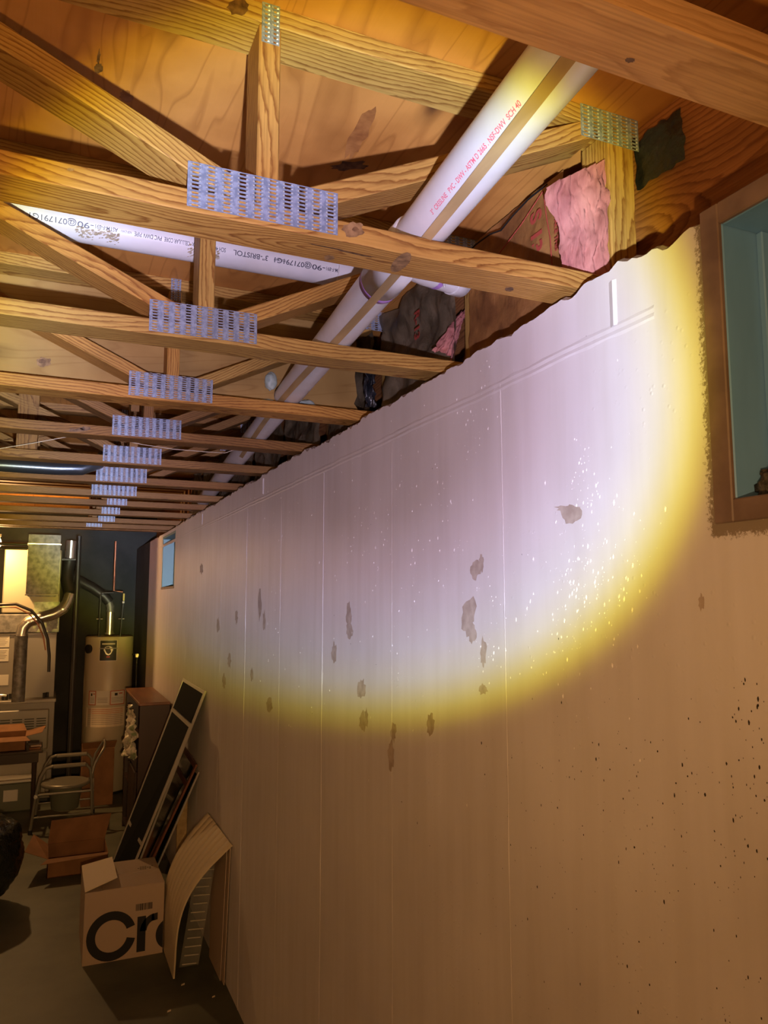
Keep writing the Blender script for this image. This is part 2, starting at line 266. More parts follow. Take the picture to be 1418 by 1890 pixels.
# ------------------------------------------------------------ builders
class MB:
    def __init__(s): s.v = []; s.f = []; s.mi = []; s.sm = []
    def add(s, vs, fs, mi=0, smooth=False):
        n = len(s.v); s.v += [tuple(v) for v in vs]; s.f += [tuple(n+i for i in f) for f in fs]
        s.mi += [mi]*len(fs); s.sm += [smooth]*len(fs); return s
    def box(s, lo, hi, mi=0, mtx=None):
        (a,b,c),(d,e,f) = lo, hi
        vs = [Vector(p) for p in ((a,b,c),(d,b,c),(d,e,c),(a,e,c),(a,b,f),(d,b,f),(d,e,f),(a,e,f))]
        if mtx: vs = [mtx @ v for v in vs]
        return s.add(vs, [(0,3,2,1),(4,5,6,7),(0,1,5,4),(1,2,6,5),(2,3,7,6),(3,0,4,7)], mi)
    def bbox(s, lo, hi, r=.003, mi=0):
        """box with chamfered edges"""
        import itertools
        lo = Vector(lo); hi = Vector(hi); vs = []; idx = {}
        for c in itertools.product((0,1), repeat=3):
            for k in range(3):
                p = [hi[i] if c[i] else lo[i] for i in range(3)]
                for i in range(3):
                    if i != k: p[i] += -r if c[i] else r
                idx[(c,k)] = len(vs); vs.append(p)
        fs = []
        cen = (lo+hi)/2
        def face(ids):
            a, b_, c_ = (Vector(vs[i]) for i in ids[:3]); n = (b_-a).cross(c_-a); m = sum((Vector(vs[i]) for i in ids), Vector())/len(ids)-cen
            fs.append(ids if n.dot(m) > 0 else ids[::-1])
        for k in range(3):
            o = [i for i in range(3) if i != k]
            for sd in (0,1):
                q = []
                for (a, b_) in ((0,0),(1,0),(1,1),(0,1)):
                    c = [0,0,0]; c[k] = sd; c[o[0]] = a; c[o[1]] = b_; q.append(idx[(tuple(c), k)])
                face(tuple(q))
            # edges along axis k
            for (a, b_) in ((0,0),(1,0),(1,1),(0,1)):
                q = []
                for sd, order in ((0,(o[0],o[1])),(1,(o[1],o[0]))):
                    c = [0,0,0]; c[k] = sd; c[o[0]] = a; c[o[1]] = b_
                    for kk in order: q.append(idx[(tuple(c), kk)])
                face(tuple(q))
        for c in itertools.product((0,1), repeat=3): face(tuple(idx[(c,k)] for k in range(3)))
        return s.add(vs, fs, mi)
    def tube(s, pts, r, seg=12, mi=0, caps=True, smooth=True):
        pts = [Vector(p) for p in pts]; n = len(pts); rings = []
        prev = None
        for i, p in enumerate(pts):
            d = (pts[min(i+1,n-1)]-pts[max(i-1,0)]).normalized()
            if prev is None:
                a = Vector((0,0,1)) if abs(d.z) < .9 else Vector((1,0,0)); x = d.cross(a).normalized()
            else: x = (prev - d*prev.dot(d)).normalized()
            prev = x; y = d.cross(x); rr = r[i] if isinstance(r, (list,tuple)) else r
            rings.append([p + rr*(math.cos(t)*x+math.sin(t)*y) for t in (2*math.pi*k/seg for k in range(seg))])
        vs = [v for rg in rings for v in rg]; fs = []
        for i in range(n-1):
            for k in range(seg): fs.append((i*seg+k, i*seg+(k+1)%seg, (i+1)*seg+(k+1)%seg, (i+1)*seg+k))
        s.add(vs, fs, mi, smooth)
        if caps:
            s.add(rings[0], [tuple(range(seg))[::-1]], mi); s.add(rings[-1], [tuple(range(seg))], mi)
        return s
    def quad(s, a, b, c, d, mi=0): return s.add([a,b,c,d], [(0,1,2,3)], mi)
    def slab(s, quad, th, mi=0):
        """a thin plate from four corners, thickness along its normal"""
        q = [Vector(p) for p in quad]; n = (q[1]-q[0]).cross(q[3]-q[0]).normalized()*th
        vs = q + [p+n for p in q]
        return s.add(vs, [(3,2,1,0),(4,5,6,7),(0,1,5,4),(1,2,6,5),(2,3,7,6),(3,0,4,7)], mi)
    def grid(s, fn, nu, nv, mi=0, smooth=True):
        vs = [fn(i/nu, j/nv) for j in range(nv+1) for i in range(nu+1)]
        fs = [(j*(nu+1)+i, j*(nu+1)+i+1, (j+1)*(nu+1)+i+1, (j+1)*(nu+1)+i) for j in range(nv) for i in range(nu)]
        return s.add(vs, fs, mi, smooth)
    def mesh(s, name, mats):
        me = bpy.data.meshes.new(name); me.from_pydata(s.v, [], s.f)
        for m in (mats if isinstance(mats, (list,tuple)) else [mats]): me.materials.append(M[m] if isinstance(m, str) else m)
        for p, mi, sm in zip(me.polygons, s.mi, s.sm): p.material_index = mi; p.use_smooth = sm
        me.update(); return me
    def build(s, name, mats, parent=None, origin=None):
        """origin: move object origin there (vertices were given in world space)"""
        off = Vector(origin) if origin is not None else Vector()
        base = parent.matrix_world.translation.copy() if parent else Vector()
        o = bpy.data.objects.new(name, s.mesh(name, mats))
        COL.objects.link(o); o.parent = parent
        if origin is not None: o.data.transform(Matrix.Translation(-off)); o.location = off - loc_of(parent)
        else: o.location = -loc_of(parent)
        return o
def loc_of(o):
    v = Vector()
    while o: v = v + o.location; o = o.parent
    return v
def tag(o, label=None, cat=None, group=None, kind=None):
    if label: o['label'] = label
    if cat: o['category'] = cat
    if group: o['group'] = group
    if kind: o['kind'] = kind
    return o
def thing(name, loc, label=None, cat=None, group=None, kind=None):
    o = bpy.data.objects.new(name, None); o.empty_display_size = .1; COL.objects.link(o); o.location = loc
    return tag(o, label, cat, group, kind)
def linked(name, me, parent, loc, rot=None):
    o = bpy.data.objects.new(name, me); COL.objects.link(o); o.parent = parent; o.location = Vector(loc) - loc_of(parent)
    if rot: o.rotation_euler = rot
    return o
_bm = {}
def board(name, size, m, parent, centre, ry=0, rz=0):
    """lumber, length along local X"""
    k = tuple(round(x, 4) for x in size) + (m,)
    if k not in _bm:
        h = Vector(size)/2; _bm[k] = MB().bbox(-h, h, .0022).mesh('lumber', m)
    return linked(name, _bm[k], parent, centre, (0, -ry, rz))
def text_mesh(body, size, depth=0, bold=0):
    c = bpy.data.curves.new('t', 'FONT'); c.body = body; c.size = size; c.extrude = depth; c.offset = bold
    o = bpy.data.objects.new('t', c); me = bpy.data.meshes.new_from_object(o)
    bpy.data.objects.remove(o); bpy.data.curves.remove(c); return me
def text_build(name, body, size, m, parent, mapf, depth=0, bold=0):
    """flat lettering mapped on a surface by mapf(x, y) -> world point"""
    me = text_mesh(body, size, depth, bold)
    vs = [mapf(v.co.x, v.co.y) for v in me.vertices]; fs = [tuple(p.vertices) for p in me.polygons]
    bpy.data.meshes.remove(me)
    return MB().add(vs, fs).build(name, m, parent)
def fbm(p, s=1.0, o=4):
    return noise.fractal(Vector(p)*s, 1.0, 2.0, o)

# ============================================================ SETTING
# floor
mb = MB(); mb.box((XLEFT, YBACK, ZF-.1), (XW+.25, YFAR, ZF)); tag(mb.build('floor', 'floor'), kind='structure')
# right wall -------------------------------------------------
WY0, WY1, WZ0, WZ1 = .12, .842, .113, .603       # near window opening
FY0, FY1, FZ0, FZ1 = 6.27, 7.03, .095, .56       # far window opening
XB = XW+.24
def topz(y):
    return .590 + .012*fbm((y, 3, 1), 2.2, 3) + .013*fbm((y, 7, 2), 14, 3) + .005*fbm((y, 9, 2), 45, 2) - .012*max(0, fbm((y, 1, 5), 5, 2))
mb = MB()
def strip(y0, y1, z0, top=None):
    n = max(1, int((y1-y0)/.012)) if top is None else 1
    for i in range(n):
        a, b = y0+(y1-y0)*i/n, y0+(y1-y0)*(i+1)/n
        za, zb = (topz(a), topz(b)) if top is None else (top, top)
        mb.quad((XW,b,z0), (XW,a,z0), (XW,a,za), (XW,b,zb), 0)
        if top is None:
            da, db = .012+.010*abs(fbm((a,2,2),20,2)), .012+.010*abs(fbm((b,2,2),20,2))
            mb.quad((XW,b,zb), (XW,a,za), (XW+da,a,za+.008), (XW+db,b,zb+.008), 1)
            mb.quad((XW+db,b,zb+.008), (XW+da,a,za+.008), (XB,a,.588), (XB,b,.588), 1)
strip(YBACK, WY0, ZF); strip(WY0, WY1, ZF, WZ0); strip(WY1, FY0, ZF); strip(FY0, FY1, ZF, FZ0)
mb.quad((XW,FY1,FZ1), (XW,FY0,FZ1), (XW,FY0,.586), (XW,FY1,.586), 0)
strip(FY1, 7.98, ZF)
mb.quad((XB,WY1,WZ0), (XB,WY0,WZ0), (XW,WY0,WZ0), (XW,WY1,WZ0), 1)
for (y, z0, z1, s) in ((WY0, WZ0, .6, 1), (WY1, WZ0, .6, -1), (FY0, FZ0, FZ1, 1), (FY1, FZ0, FZ1, -1)):
    mb.quad((XW,y,z0), (XB,y,z0), (XB,y,z1), (XW,y,z1), 1)
mb.quad((XB,FY1,FZ0), (XB,FY0,FZ0), (XW,FY0,FZ0), (XW,FY1,FZ0), 1); mb.quad((XB,FY1,FZ1), (XB,FY0,FZ1), (XW,FY0,FZ1), (XW,FY1,FZ1), 1)
mb.quad((XB,YBACK,ZF), (XB,7.98,ZF), (XB,7.98,WZ0), (XB,YBACK,WZ0), 1)
wall = tag(mb.build('wall_right', ['paint', 'concrete']), kind='structure')
wall['label'] = 'pink-white painted poured concrete wall with a ragged top edge'
# form-panel ridges
for y in (1.43, 2.03, 2.64, 3.20, 3.825, 4.43, 5.03, 5.63):
    wdt = {1.43:.0022, 2.03:.0022, 2.64:.0035, 3.825:.0035}.get(y, .0015)
    r_ = MB(); n = 40; pr = []
    for i in range(n+1):
        z = ZF + (.485-ZF)*i/n; yy = y + .004*fbm((y, z, 0), 1.5, 3); d = (.6 if wdt < .003 else 1.3)*(.0008+.0014*abs(fbm((z, y, 9), 6, 2)))
        pr.append(((XW, yy-wdt, z), (XW-d, yy, z), (XW, yy+wdt, z)))
    for i in range(n):
        a, b = pr[i], pr[i+1]
        r_.add([*a, *b], [(0,3,4,1),(1,4,5,2)])
    r_.build('form_ridge', 'paint', wall)
for (y, z0, z1) in ((1.05, .49, .575), (3.52, .50, .575), (5.1, .5, .57)):
    MB().add([(XW,y-.010,z0),(XW-.004,y-.003,z0),(XW-.002,y+.004,z0),(XW,y+.010,z0),(XW,y-.010,z1),(XW-.004,y-.003,z1),(XW-.002,y+.004,z1),(XW,y+.010,z1)],
             [(0,4,5,1),(1,5,6,2),(2,6,7,3)]).build('form_ridge', 'paint', wall)
r_ = MB()
for i in range(520):
    y0, y1 = .95+6.9*i/520, .95+6.9*(i+1)/520
    def row(y):
        k = .0022*abs(fbm((y,4,4),9,3))+.0010; zc = .482+.004*fbm((y,0,0),3,3)
        return [(XW,y,zc-.013-.003*fbm((y,1,1),20,2)), (XW-k,y,zc-.008), (XW-.2*k,y,zc-.001), (XW-k*.9,y,zc+.006), (XW,y,zc+.012+.004*fbm((y,1,8),20,2))]
    a, b = row(y0), row(y1)
    r_.add([*a, *b], [(k+5, k, k+1, k+6)[::-1] for k in range(4)])
r_.build('pour_line', 'paint', wall)
# patches where the paint has come off
def blob(px, py, w_, h_, n=18, jag=.28, seed=0, off=.0012):
    rnd = random.Random(seed); pts = []
    for i in range(n):
        t = 2*math.pi*i/n; k = 1+jag*(rnd.random()*2-1)
        p = ax(px+.5*w_*k*math.cos(t), py+.5*h_*k*math.sin(t), XW); p.x = XW-off; pts.append(p)
    return pts
chips = [(1055,950,34,34),(1048,938,44,10),(878,1052,18,34),(890,1040,8,34),(867,1130,26,56),(864,1152,20,40),(873,1170,14,36),(893,1205,12,56),(893,1272,16,20),
  (645,1138,11,52),(646,1165,13,26),(617,1205,9,38),(668,1272,15,38),(670,1332,12,38),(677,1325,7,34),(727,1350,9,36),(795,1338,15,40),(722,1395,11,52),
  (498,1302,12,26),(480,1112,7,58),(488,1145,5,34),(403,1153,6,26),(424,1220,6,26),(465,1245,5,26),(414,1258,6,26),(372,1050,6,18),(437,1140,5,24),(1296,1112,10,30)]
for i, c in enumerate(chips):
    p = blob(*c, seed=i, off=.0008+.0002*(i % 5)); MB().add(p, [tuple(range(len(p)))]).build('bare_patch', 'chip', wall)
# raised blisters and dark pits: uncountable
rnd = random.Random(3); b_ = MB()
def fleck(mb_, y, z, sy, sz, dx):
    n = 5; vs = [(XW, y+sy*math.cos(6.28*k/n+rnd.random()), z+sz*math.sin(6.28*k/n+rnd.random()*.3)) for k in range(n)] + [(XW-dx, y, z)]
    mb_.add(vs, [(k, (k+1) % n, n)[::-1] for k in range(n)])
cl = [(ax(x, y, XW), s) for x, y, s in ((1080,1040,.05),(1090,1090,.06),(1060,1130,.06),(1140,1000,.05),(650,1000,.14),(700,1060,.14),(1075,890,.03),(880,760,.05),(800,1000,.14),(900,1180,.05),(500,1130,.12),(560,1000,.2),(820,960,.12),(690,960,.12),(1000,1150,.08))]
for k in range(1100):
    c, s = cl[rnd.randrange(len(cl))]
    y, z = rnd.gauss(c.y, s), rnd.gauss(c.z, s*1.3)
    if k % 3 == 0: y, z = rnd.uniform(.95, 5.5), rnd.uniform(-.6, .56)
    if not (.9 < y < 7 and -1.2 < z < .56): continue
    q = rnd.random()**3; fleck(b_, y, z, .0008+.0022*q, .001+.005*q, .0006+.0012*q)
tag(b_.build('paint_blisters', 'blister', wall), kind='stuff')
b_ = MB()
for k in range(360):
    if k < 250: p = ax(rnd.gauss(1190, 130) if k % 2 else rnd.uniform(880, 1418), min(1900, max(1290, rnd.gauss(1500, 140))) if k % 2 else rnd.uniform(1330, 1900), XW)
    elif k < 300: p = ax(rnd.uniform(1350, 1418), rnd.uniform(1250, 1650), XW)
    else: p = Vector((XW, rnd.uniform(1, 5), rnd.uniform(-1.4, .5)))
    q = rnd.random()**3; sy = .0006+.0014*q; sz = sy*(1+rnd.random()*1.5)
    if p.z < ZF+.02: continue
    n = 6; vs = [(XW-.0008, p.y+sy*math.cos(6.28*i/n)*(.7+.5*rnd.random()), p.z+sz*math.sin(6.28*i/n)*(.7+.5*rnd.random())) for i in range(n)]
    b_.add(vs, [tuple(range(n))])
tag(b_.build('dark_pits', 'pit', wall), kind='stuff')
# alcove behind the painted wall, far / left / back walls
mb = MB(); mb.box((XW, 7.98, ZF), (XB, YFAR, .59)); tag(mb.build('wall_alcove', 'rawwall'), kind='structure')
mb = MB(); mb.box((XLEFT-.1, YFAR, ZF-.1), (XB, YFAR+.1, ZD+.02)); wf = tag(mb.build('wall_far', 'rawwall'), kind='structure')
mb = MB(); mb.box((XLEFT-.1, YBACK, ZF-.1), (XLEFT, YFAR, ZD+.02)); tag(mb.build('wall_left', 'paint'), kind='structure')
mb = MB(); mb.box((XLEFT-.1, YBACK-.1, ZF-.1), (XB, YBACK, ZD+.02)); tag(mb.build('wall_back', 'paint'), kind='structure')
# sill plate and rim joist
tr = thing('trim_1', (XB, 4, .6), kind='structure')
board('sill_plate', (YFAR-WY1, .135, .025), 'rim_wood', tr, (XW+.165, (YFAR+WY1)/2, .604), rz=math.pi/2)
board('sill_plate', (WY0-YBACK, .135, .025), 'rim_wood', tr, (XW+.165, (WY0+YBACK)/2, .604), rz=math.pi/2)
tr = thing('trim_2', (XB, 4, .8), kind='structure')
board('rim_joist', (YFAR-YBACK, .04, .40), 'rim_wood', tr, (XW+.235, (YFAR+YBACK)/2, .817), rz=math.pi/2)
# subfloor: plywood sheets laid across the trusses
ce = thing('ceiling', (0, 3, ZD), kind='structure')
yj = [YBACK-.2, -1.87, -.65, .577+.045, 1.79+.045+.0, 3.055, 4.27, 5.49, 6.7, 7.9, YFAR+.1]
for i in range(len(yj)-1):
    xs = ([-3.3, -2.62, -.185, XB] if i % 2 else [-3.3, -1.4, 1.04, XB]) if i != 3 else [-3.3, -2.6, -.173, XB]
    for a, b in zip(xs, xs[1:]):
        MB().box((a+.0015, yj[i]+.0015, ZD), (b-.0015, yj[i+1]-.0015, ZD+.019)).build('plywood_sheet', 'ply', ce)
MB().box((-3.3, YBACK-.2, ZD+.02), (XB, YFAR+.1, ZD+.03)).build('floor_above', 'rim_wood', ce)

# ============================================================ TRUSSES
def plate_mesh(w_, h_, cols, rows, th=.0012):
    """punched truss plate lying in XZ, face towards -Y, real slots with bent lips"""
    mb = MB(); cw = w_/cols; sl = cw*.58; rh = h_/rows; sh = rh*.56
    for c in range(cols):
        x0 = -w_/2+c*cw; xa = x0+(cw-sl)/2; xb = xa+sl
        mb.box((x0, -th, -h_/2), (xa, 0, h_/2)); mb.box((xb, -th, -h_/2), (x0+cw, 0, h_/2))
        z = -h_/2
        for r in range(rows+1):
            stag = 0
            z1 = -h_/2 + r*rh + (rh-sh)/2 if r < rows else h_/2
            mb.box((xa, -th, z), (xb, 0, z1)); z = z1+sh
        for r in range(rows):
            zc = -h_/2+(r+.5)*rh
            for sx, xx in ((1, xa), (-1, xb)):
                mb.add([(xx-sx*.0016, -th-.0002, zc-sh*.5), (xx+sx*.0022, -th*.2, zc-sh*.35), (xx+sx*.0022, -th*.2, zc+sh*.35), (xx-sx*.0016, -th-.0002, zc+sh*.5), (xx, -th-.0016, zc)],
                       [(0,1,4),(1,2,4),(2,3,4),(3,0,4)] if sx > 0 else [(1,0,4),(2,1,4),(3,2,4),(0,3,4)], 1)
    return mb.mesh('nail_plate', ['galv', 'galv_lip'])
PL_BIG = plate_mesh(.255, .076, 10, 11); PL_TOP = plate_mesh(.031, .073, 2, 9); PL_END = plate_mesh(.15, .070, 6, 9)
PL_SMALL = plate_mesh(.125, .076, 5, 9); PL_MED = plate_mesh(.20, .076, 8, 9); PL_THIN = plate_mesh(.05, .076, 2, 9)
ords = ['first', 'second', 'third', 'fourth', 'fifth', 'sixth', 'seventh', 'eighth', 'ninth', 'tenth', 'eleventh', 'twelfth', 'thirteenth']
YT = [.57+.61*i for i in range(7)] + [az(0, y, ZC).y for y in (906, 924, 942, 957, 971)] + [6.93]
tl = {0: 'nearest wooden floor truss, crossing the upper right corner',
      1: 'second floor truss, with the largest slotted plate under a short post',
      2: 'third floor truss, directly behind the one with the largest slotted plate'}
XR = 1.10
def truss(i):
    Y = YT[i]; jit = [0,0,.012,.022,.018,.022,.025,.03,.0,.0,.0,.0,.0][i]
    t = thing('floor_truss', (0, Y+.0445, ZC), tl.get(i, 'wooden floor truss, %s from the camera, crossing under the plywood' % ords[i]), 'truss', 'floor trusses overhead')
    yc = Y+.0445; xl = XLEFT+.02; pm = 'pine' if i != 0 else 'pine_plain'; pw = 'pine' if i < 4 else 'pine_dark'; pm = pm if i < 4 else pw
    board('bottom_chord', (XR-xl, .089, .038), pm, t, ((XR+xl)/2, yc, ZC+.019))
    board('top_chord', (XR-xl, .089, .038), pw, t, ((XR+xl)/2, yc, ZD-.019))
    def web(x0, z0, x1, z1, th=.038):      # between centre points
        L = math.hypot(x1-x0, z1-z0); board('web', (L, .0885, th), pw, t, ((x0+x1)/2, yc, (z0+z1)/2), ry=math.atan2(z1-z0, x1-x0))
    def hang(xc):
        web(xc, .656, xc, .977)
        if i < 8:
            web(xc-.055, .672, xc-.055-.62, .672+.62*.455); web(xc+.07, .680, xc+.07+.615, .680+.615*.475)
    if i != 0:
        hang(.303+jit)
    for xc in ((-1.45, -2.75) if i else (-.9, -2.1)): hang(xc)
    web(XR-.042 if i < 2 else XR-.012, .656, XR-.042 if i < 2 else XR-.012, .977, .066 if i < 2 else .022)                      # end post at the wall
    if i in (5, 6): web(-.12, .656, -.12, .977, .085)
    pl = {8: (PL_SMALL, (192, 239)), 9: (PL_SMALL, (183, 226)), 10: (PL_SMALL, (178, 217)), 11: (PL_THIN, (188, 197)), 12: (PL_SMALL, (160, 190))}
    if i in pl:
        me, (a, b) = pl[i]; xa = ay((a+b)/2, 945, Y).x; linked('nail_plate', me, t, (xa, Y-.0002, ZC+.045))
    elif i: linked('nail_plate', PL_BIG, t, (.2995+jit, Y-.0002, ZC+.046), (0, R(random.uniform(-.6,.6)), 0))
    if 0 < i < 8:
        linked('nail_plate', PL_TOP, t, (.303+jit, Y-.0002, ZD-.037)); linked('nail_plate', PL_END, t, (1.03, Y-.0002, ZD-.036))
    return t
for i in range(len(YT)): truss(i)
# knots, streaks and a darker patch that stand out on single members
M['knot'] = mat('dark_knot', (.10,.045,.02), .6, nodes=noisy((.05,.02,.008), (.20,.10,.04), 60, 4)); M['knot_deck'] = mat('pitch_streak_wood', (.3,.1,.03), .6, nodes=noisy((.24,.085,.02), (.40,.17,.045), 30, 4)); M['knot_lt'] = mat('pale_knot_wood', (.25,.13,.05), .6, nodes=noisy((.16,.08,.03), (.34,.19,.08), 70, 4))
def mark(nm, px, py, rx, ry, fn, m, parent, seed=0, jag=.18, rot=0, n=20):
    rnd = random.Random(seed); pts = []
    for k in range(n):
        t_ = 2*math.pi*k/n; q = 1+jag*(2*rnd.random()-1); a, b = rx*q*math.cos(t_), ry*q*math.sin(t_)
        pts.append(fn(px+a*math.cos(rot)-b*math.sin(rot), py+a*math.sin(rot)+b*math.cos(rot)))
    return MB().add(pts, [tuple(range(n))]).build(nm, m, parent)
tr_by = [o for o in COL.objects if o.name.startswith('floor_truss')]
fy = lambda Y: (lambda x, y: ay(x, y, Y-.0004)); fz = lambda Z: (lambda x, y: az(x, y, Z-.0004))
mark('knot', 652, 424, 20, 14, fy(YT[1]), 'knot_lt', tr_by[1], 1); mark('knot_heart', 656, 423, 6, 4, lambda x, y: ay(x, y, YT[1]-.0008), 'knot', tr_by[1], 2)
mark('knot', 440, 14, 19, 15, fy(YT[1]), 'knot', tr_by[1], 3)
mark('dark_patch', 741, 484, 24, 12, fz(ZC), 'knot_lt', tr_by[1], 4, .05, -.75, 12)  # darker patch on the chord underside, in line with the pipe strip
mark('crack', 630, 462, 50, 1.6, fz(ZC), 'knot', tr_by[1], 5, .5, .22); mark('knot', 608, 476, 9, 5, fz(ZC), 'knot_lt', tr_by[1], 6); mark('knot', 940, 534, 9, 4, fz(ZC), 'knot', tr_by[1], 7)
mark('knot', 1163, 111, 9, 5, fz(ZC), 'knot', tr_by[0], 8); mark('knot', 130, 313, 7, 3, fy(YT[1]), 'knot_lt', tr_by[1], 9)
mark('knot', 157, 791, 10, 4, fy(YT[4]), 'knot', tr_by[4], 10); mark('knot', 139, 794, 16, 3, fy(YT[4]), 'knot', tr_by[4], 11, .4)
mark('knot', 182, 126, 8, 10, fz(ZD), 'knot', ce, 12); mark('pitch_streak', 182, 105, 3, 14, fz(ZD), 'knot', ce, 13, .3, .15)
mark('knot', 646, 306, 33, 8, fz(ZD), 'knot', ce, 14, .35, -.08); mark('pitch_streak', 665, 245, 14, 52, fz(ZD), 'knot_deck', ce, 15, .2, .45)
mark('knot', 232, 178, 14, 10, fz(ZD), 'knot_deck', ce, 16, .3, .7)
# two more chords in front of the camera plane are over the photographer's head: one truss is enough to close the bay
# ============================================================ PIPES
def PX(y): return .575+.083*(y-.7)
def arc_map(cx, cz, r, x0, dirx, y0, sgn, ang0, flip=1): ...
p = thing('drain_pipe', (PX(1.5), 1.5, .70), 'large white PVC drain pipe running away along the wall, resting on the truss chords', 'pipe')
ys = [-.4, .5, 1.2, 1.8, 2.4, 3.0, 3.8, 4.6, 5.4]
mb = MB(); mb.tube([(PX(y), y, .70-.0006*0) for y in ys], .0445, 40); mb.build('pipe_body', 'pvc', p)
def ring(y0, y1, r, m, nm, seg=40):
    MB().tube([(PX(y0), y0, .70), (PX(y0), y0+.0005, .70), (PX(y1), y1-.0005, .70), (PX(y1), y1, .70)], [.0445, r, r, .0445], seg, caps=False).build(nm, m, p)
ring(1.273, 1.330, .0500, 'pvc', 'coupling'); ring(1.330, 1.478, .0480, 'pvc', 'coupling'); ring(1.478, 1.500, .0462, 'purple', 'primer_ring')
ring(1.300, 1.306, .0518, 'wire_w', 'cable_tie')
mb = MB(); mb.tube([(PX(1.3)+.05, 1.30, .672), (PX(1.3)+.07, 1.297, .645), (PX(1.3)+.073, 1.296, .622)], .0022, 6); mb.build('tie_tail', 'pvc', p)
# branch fitting to the right
mb = MB(); mb.tube([(PX(1.35), 1.35, .703), (.70, 1.38, .703), (.80, 1.40, .703)], .041, 28); b = mb.build('branch', 'pvc', p)
MB().tube([(.722, 1.3844, .703), (.734, 1.3868, .703)], .0417, 28, caps=False).build('primer_ring', 'purple', b)
MB().tube([(.772, 1.3944, .703), (.80, 1.40, .703), (.801, 1.40, .703)], [.0435, .0435, .03], 28).build('end_cap', 'pvc', b)
# print on the pipe, read from below
def on_pipe(y0, th0, s=1):
    def f(x, y):
        yy = y0 + x*s; th = th0 - y/.0445
        return Vector((PX(yy)-math.cos(th)*.0449, yy, .70-math.sin(th)*.0449))
    return f
text_build('red_print', '3"  CRESLINE   PVC - DWV - ASTM D 2665 . NSF-DWV  SCH 40', .0115, 'redink', p, on_pipe(1.12, R(50), -1), bold=.0002)
text_build('red_print', '3"  CRESLINE   PVC - DWV', .0115, 'redink', p, on_pipe(2.30, R(50), -1))
# raised tan strip following the underside of the pipe
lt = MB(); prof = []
def strip_pt(y, w_):
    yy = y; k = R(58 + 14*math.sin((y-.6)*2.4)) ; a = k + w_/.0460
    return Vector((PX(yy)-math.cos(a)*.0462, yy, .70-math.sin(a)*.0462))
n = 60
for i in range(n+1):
    y = .35+3.1*i/n; prof.append([strip_pt(y, -.0085), strip_pt(y, .0085)])
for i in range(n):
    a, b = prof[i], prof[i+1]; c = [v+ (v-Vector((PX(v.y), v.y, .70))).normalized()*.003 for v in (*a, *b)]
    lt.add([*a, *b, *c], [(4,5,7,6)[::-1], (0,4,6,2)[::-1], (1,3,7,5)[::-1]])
tag(lt.build('tan_strip', 'tan_strip'), 'thin brown strip running along the underside of the large white drain pipe', 'tan_strip')
# cross pipe
q = thing('cross_pipe', (.1, 1.97, .935), 'white PVC pipe crossing left to right under the deck with black printing', 'pipe')
CY, CZ = 1.965, .934
MB().tube([(XLEFT+.05, CY, CZ), (.78, CY, CZ)], .0445, 40).build('pipe_body', 'pvc', q)
MB().tube([(.70, CY, CZ), (.74, CY, CZ), (.79, CY, CZ)], .050, 32).build('end_cap', 'pvc', q)
def on_cross(x0, th0):
    def f(x, y):            # text upside down: runs right to left when seen from below
        th = th0 + y/.0445
        return Vector((x0 - x, CY-math.cos(th)*.0450, CZ-math.sin(th)*.0450))
    return f
def fit_cross(body, xa, xb, h, th=28):
    me = text_mesh(body, 1); w_ = max(v.co.x for v in me.vertices); bpy.data.meshes.remove(me); k = (xb-xa)/w_
    f = on_cross(xb, R(th-10)); text_build('black_print', body, 1, 'blackink', q, lambda x, y: f(x*k, y*h*1.35), bold=.012)
for off in (0, .602):
    fit_cross('ASTM-F-891', .063+off, .115+off, .0100); fit_cross('-90', .022+off, .060+off, .0135); fit_cross('@071791G1', -.085+off, .020+off, .0135)
fit_cross('NSF-DWV', .122, .148, .0060, 30); fit_cross('PVC DWV PIPE', .155, .222, .0110); fit_cross('CELLULAR CORE', .228, .302-.01, .0110); fit_cross('SCH 40 SERIES COEX', .297, .385, .0110)
fit_cross('3"-BRISTOL', .405, .500, .0135); fit_cross('NSF-DWV', .515, .548, .0070, 30); fit_cross('PVC DWV PIPE', .735, .80, .0110)
def smear(x0, x1, sd):
    rnd = random.Random(sd); m = MB()
    for k in range(110):
        x = rnd.uniform(x0, x1); th = R(48)+rnd.gauss(0, .17); s = .0012+.002*rnd.random(); n = 5
        m.add([Vector((x+s*1.6*math.cos(6.28*i/n+rnd.random()), CY-math.cos(th+s/.045*math.sin(6.28*i/n))*.0452, CZ-math.sin(th+s/.045*math.sin(6.28*i/n))*.0452)) for i in range(n)] + [Vector((x, CY-math.cos(th)*.0462, CZ-math.sin(th)*.0462))], [(i, (i+1) % n, n)[::-1] for i in range(n)])
    return tag(m.build('glue_smear', 'dirt', q), kind='stuff')
smear(.02, .12, 1); smear(.29, .37, 2)
# galvanised run between the far trusses
g_ = MB().tube([(-1.2, 4.12, .655), (0, 4.11, .655), (.12, 4.10, .66), (.20, 4.12, .70), (.24, 4.16, .76)], .033, 20)
tag(g_.build('metal_conduit', 'conduit'), 'shiny galvanised metal pipe above the sixth chord, left edge', 'pipe')
w_ = MB().tube([ay(x, y, 3.55) for x, y in ((-60,838),(0,828),(60,818),(120,807),(170,800))], .0016, 6)
tag(w_.build('cable', 'wire_w'), 'thin cream cable sagging under the trusses at the left edge', 'cable')
w_ = MB().tube([ay(x, y, 3.3) for x, y in ((225,812),(260,820),(320,829),(380,834),(415,836),(440,828))], .0016, 6)
tag(w_.build('cable', 'wire_w'), 'thin cream cable sagging below the chord, right of the slotted plates', 'cable')
w_ = MB().tube([ax(x, y, 1.02) for x, y in ((1010,340),(975,368),(945,400),(925,425),(905,432),(880,450),(850,480))], .0022, 6)
tag(w_.build('cable', 'wire_b'), 'black cable running down over the brown insulation paper behind the drain pipe', 'cable')
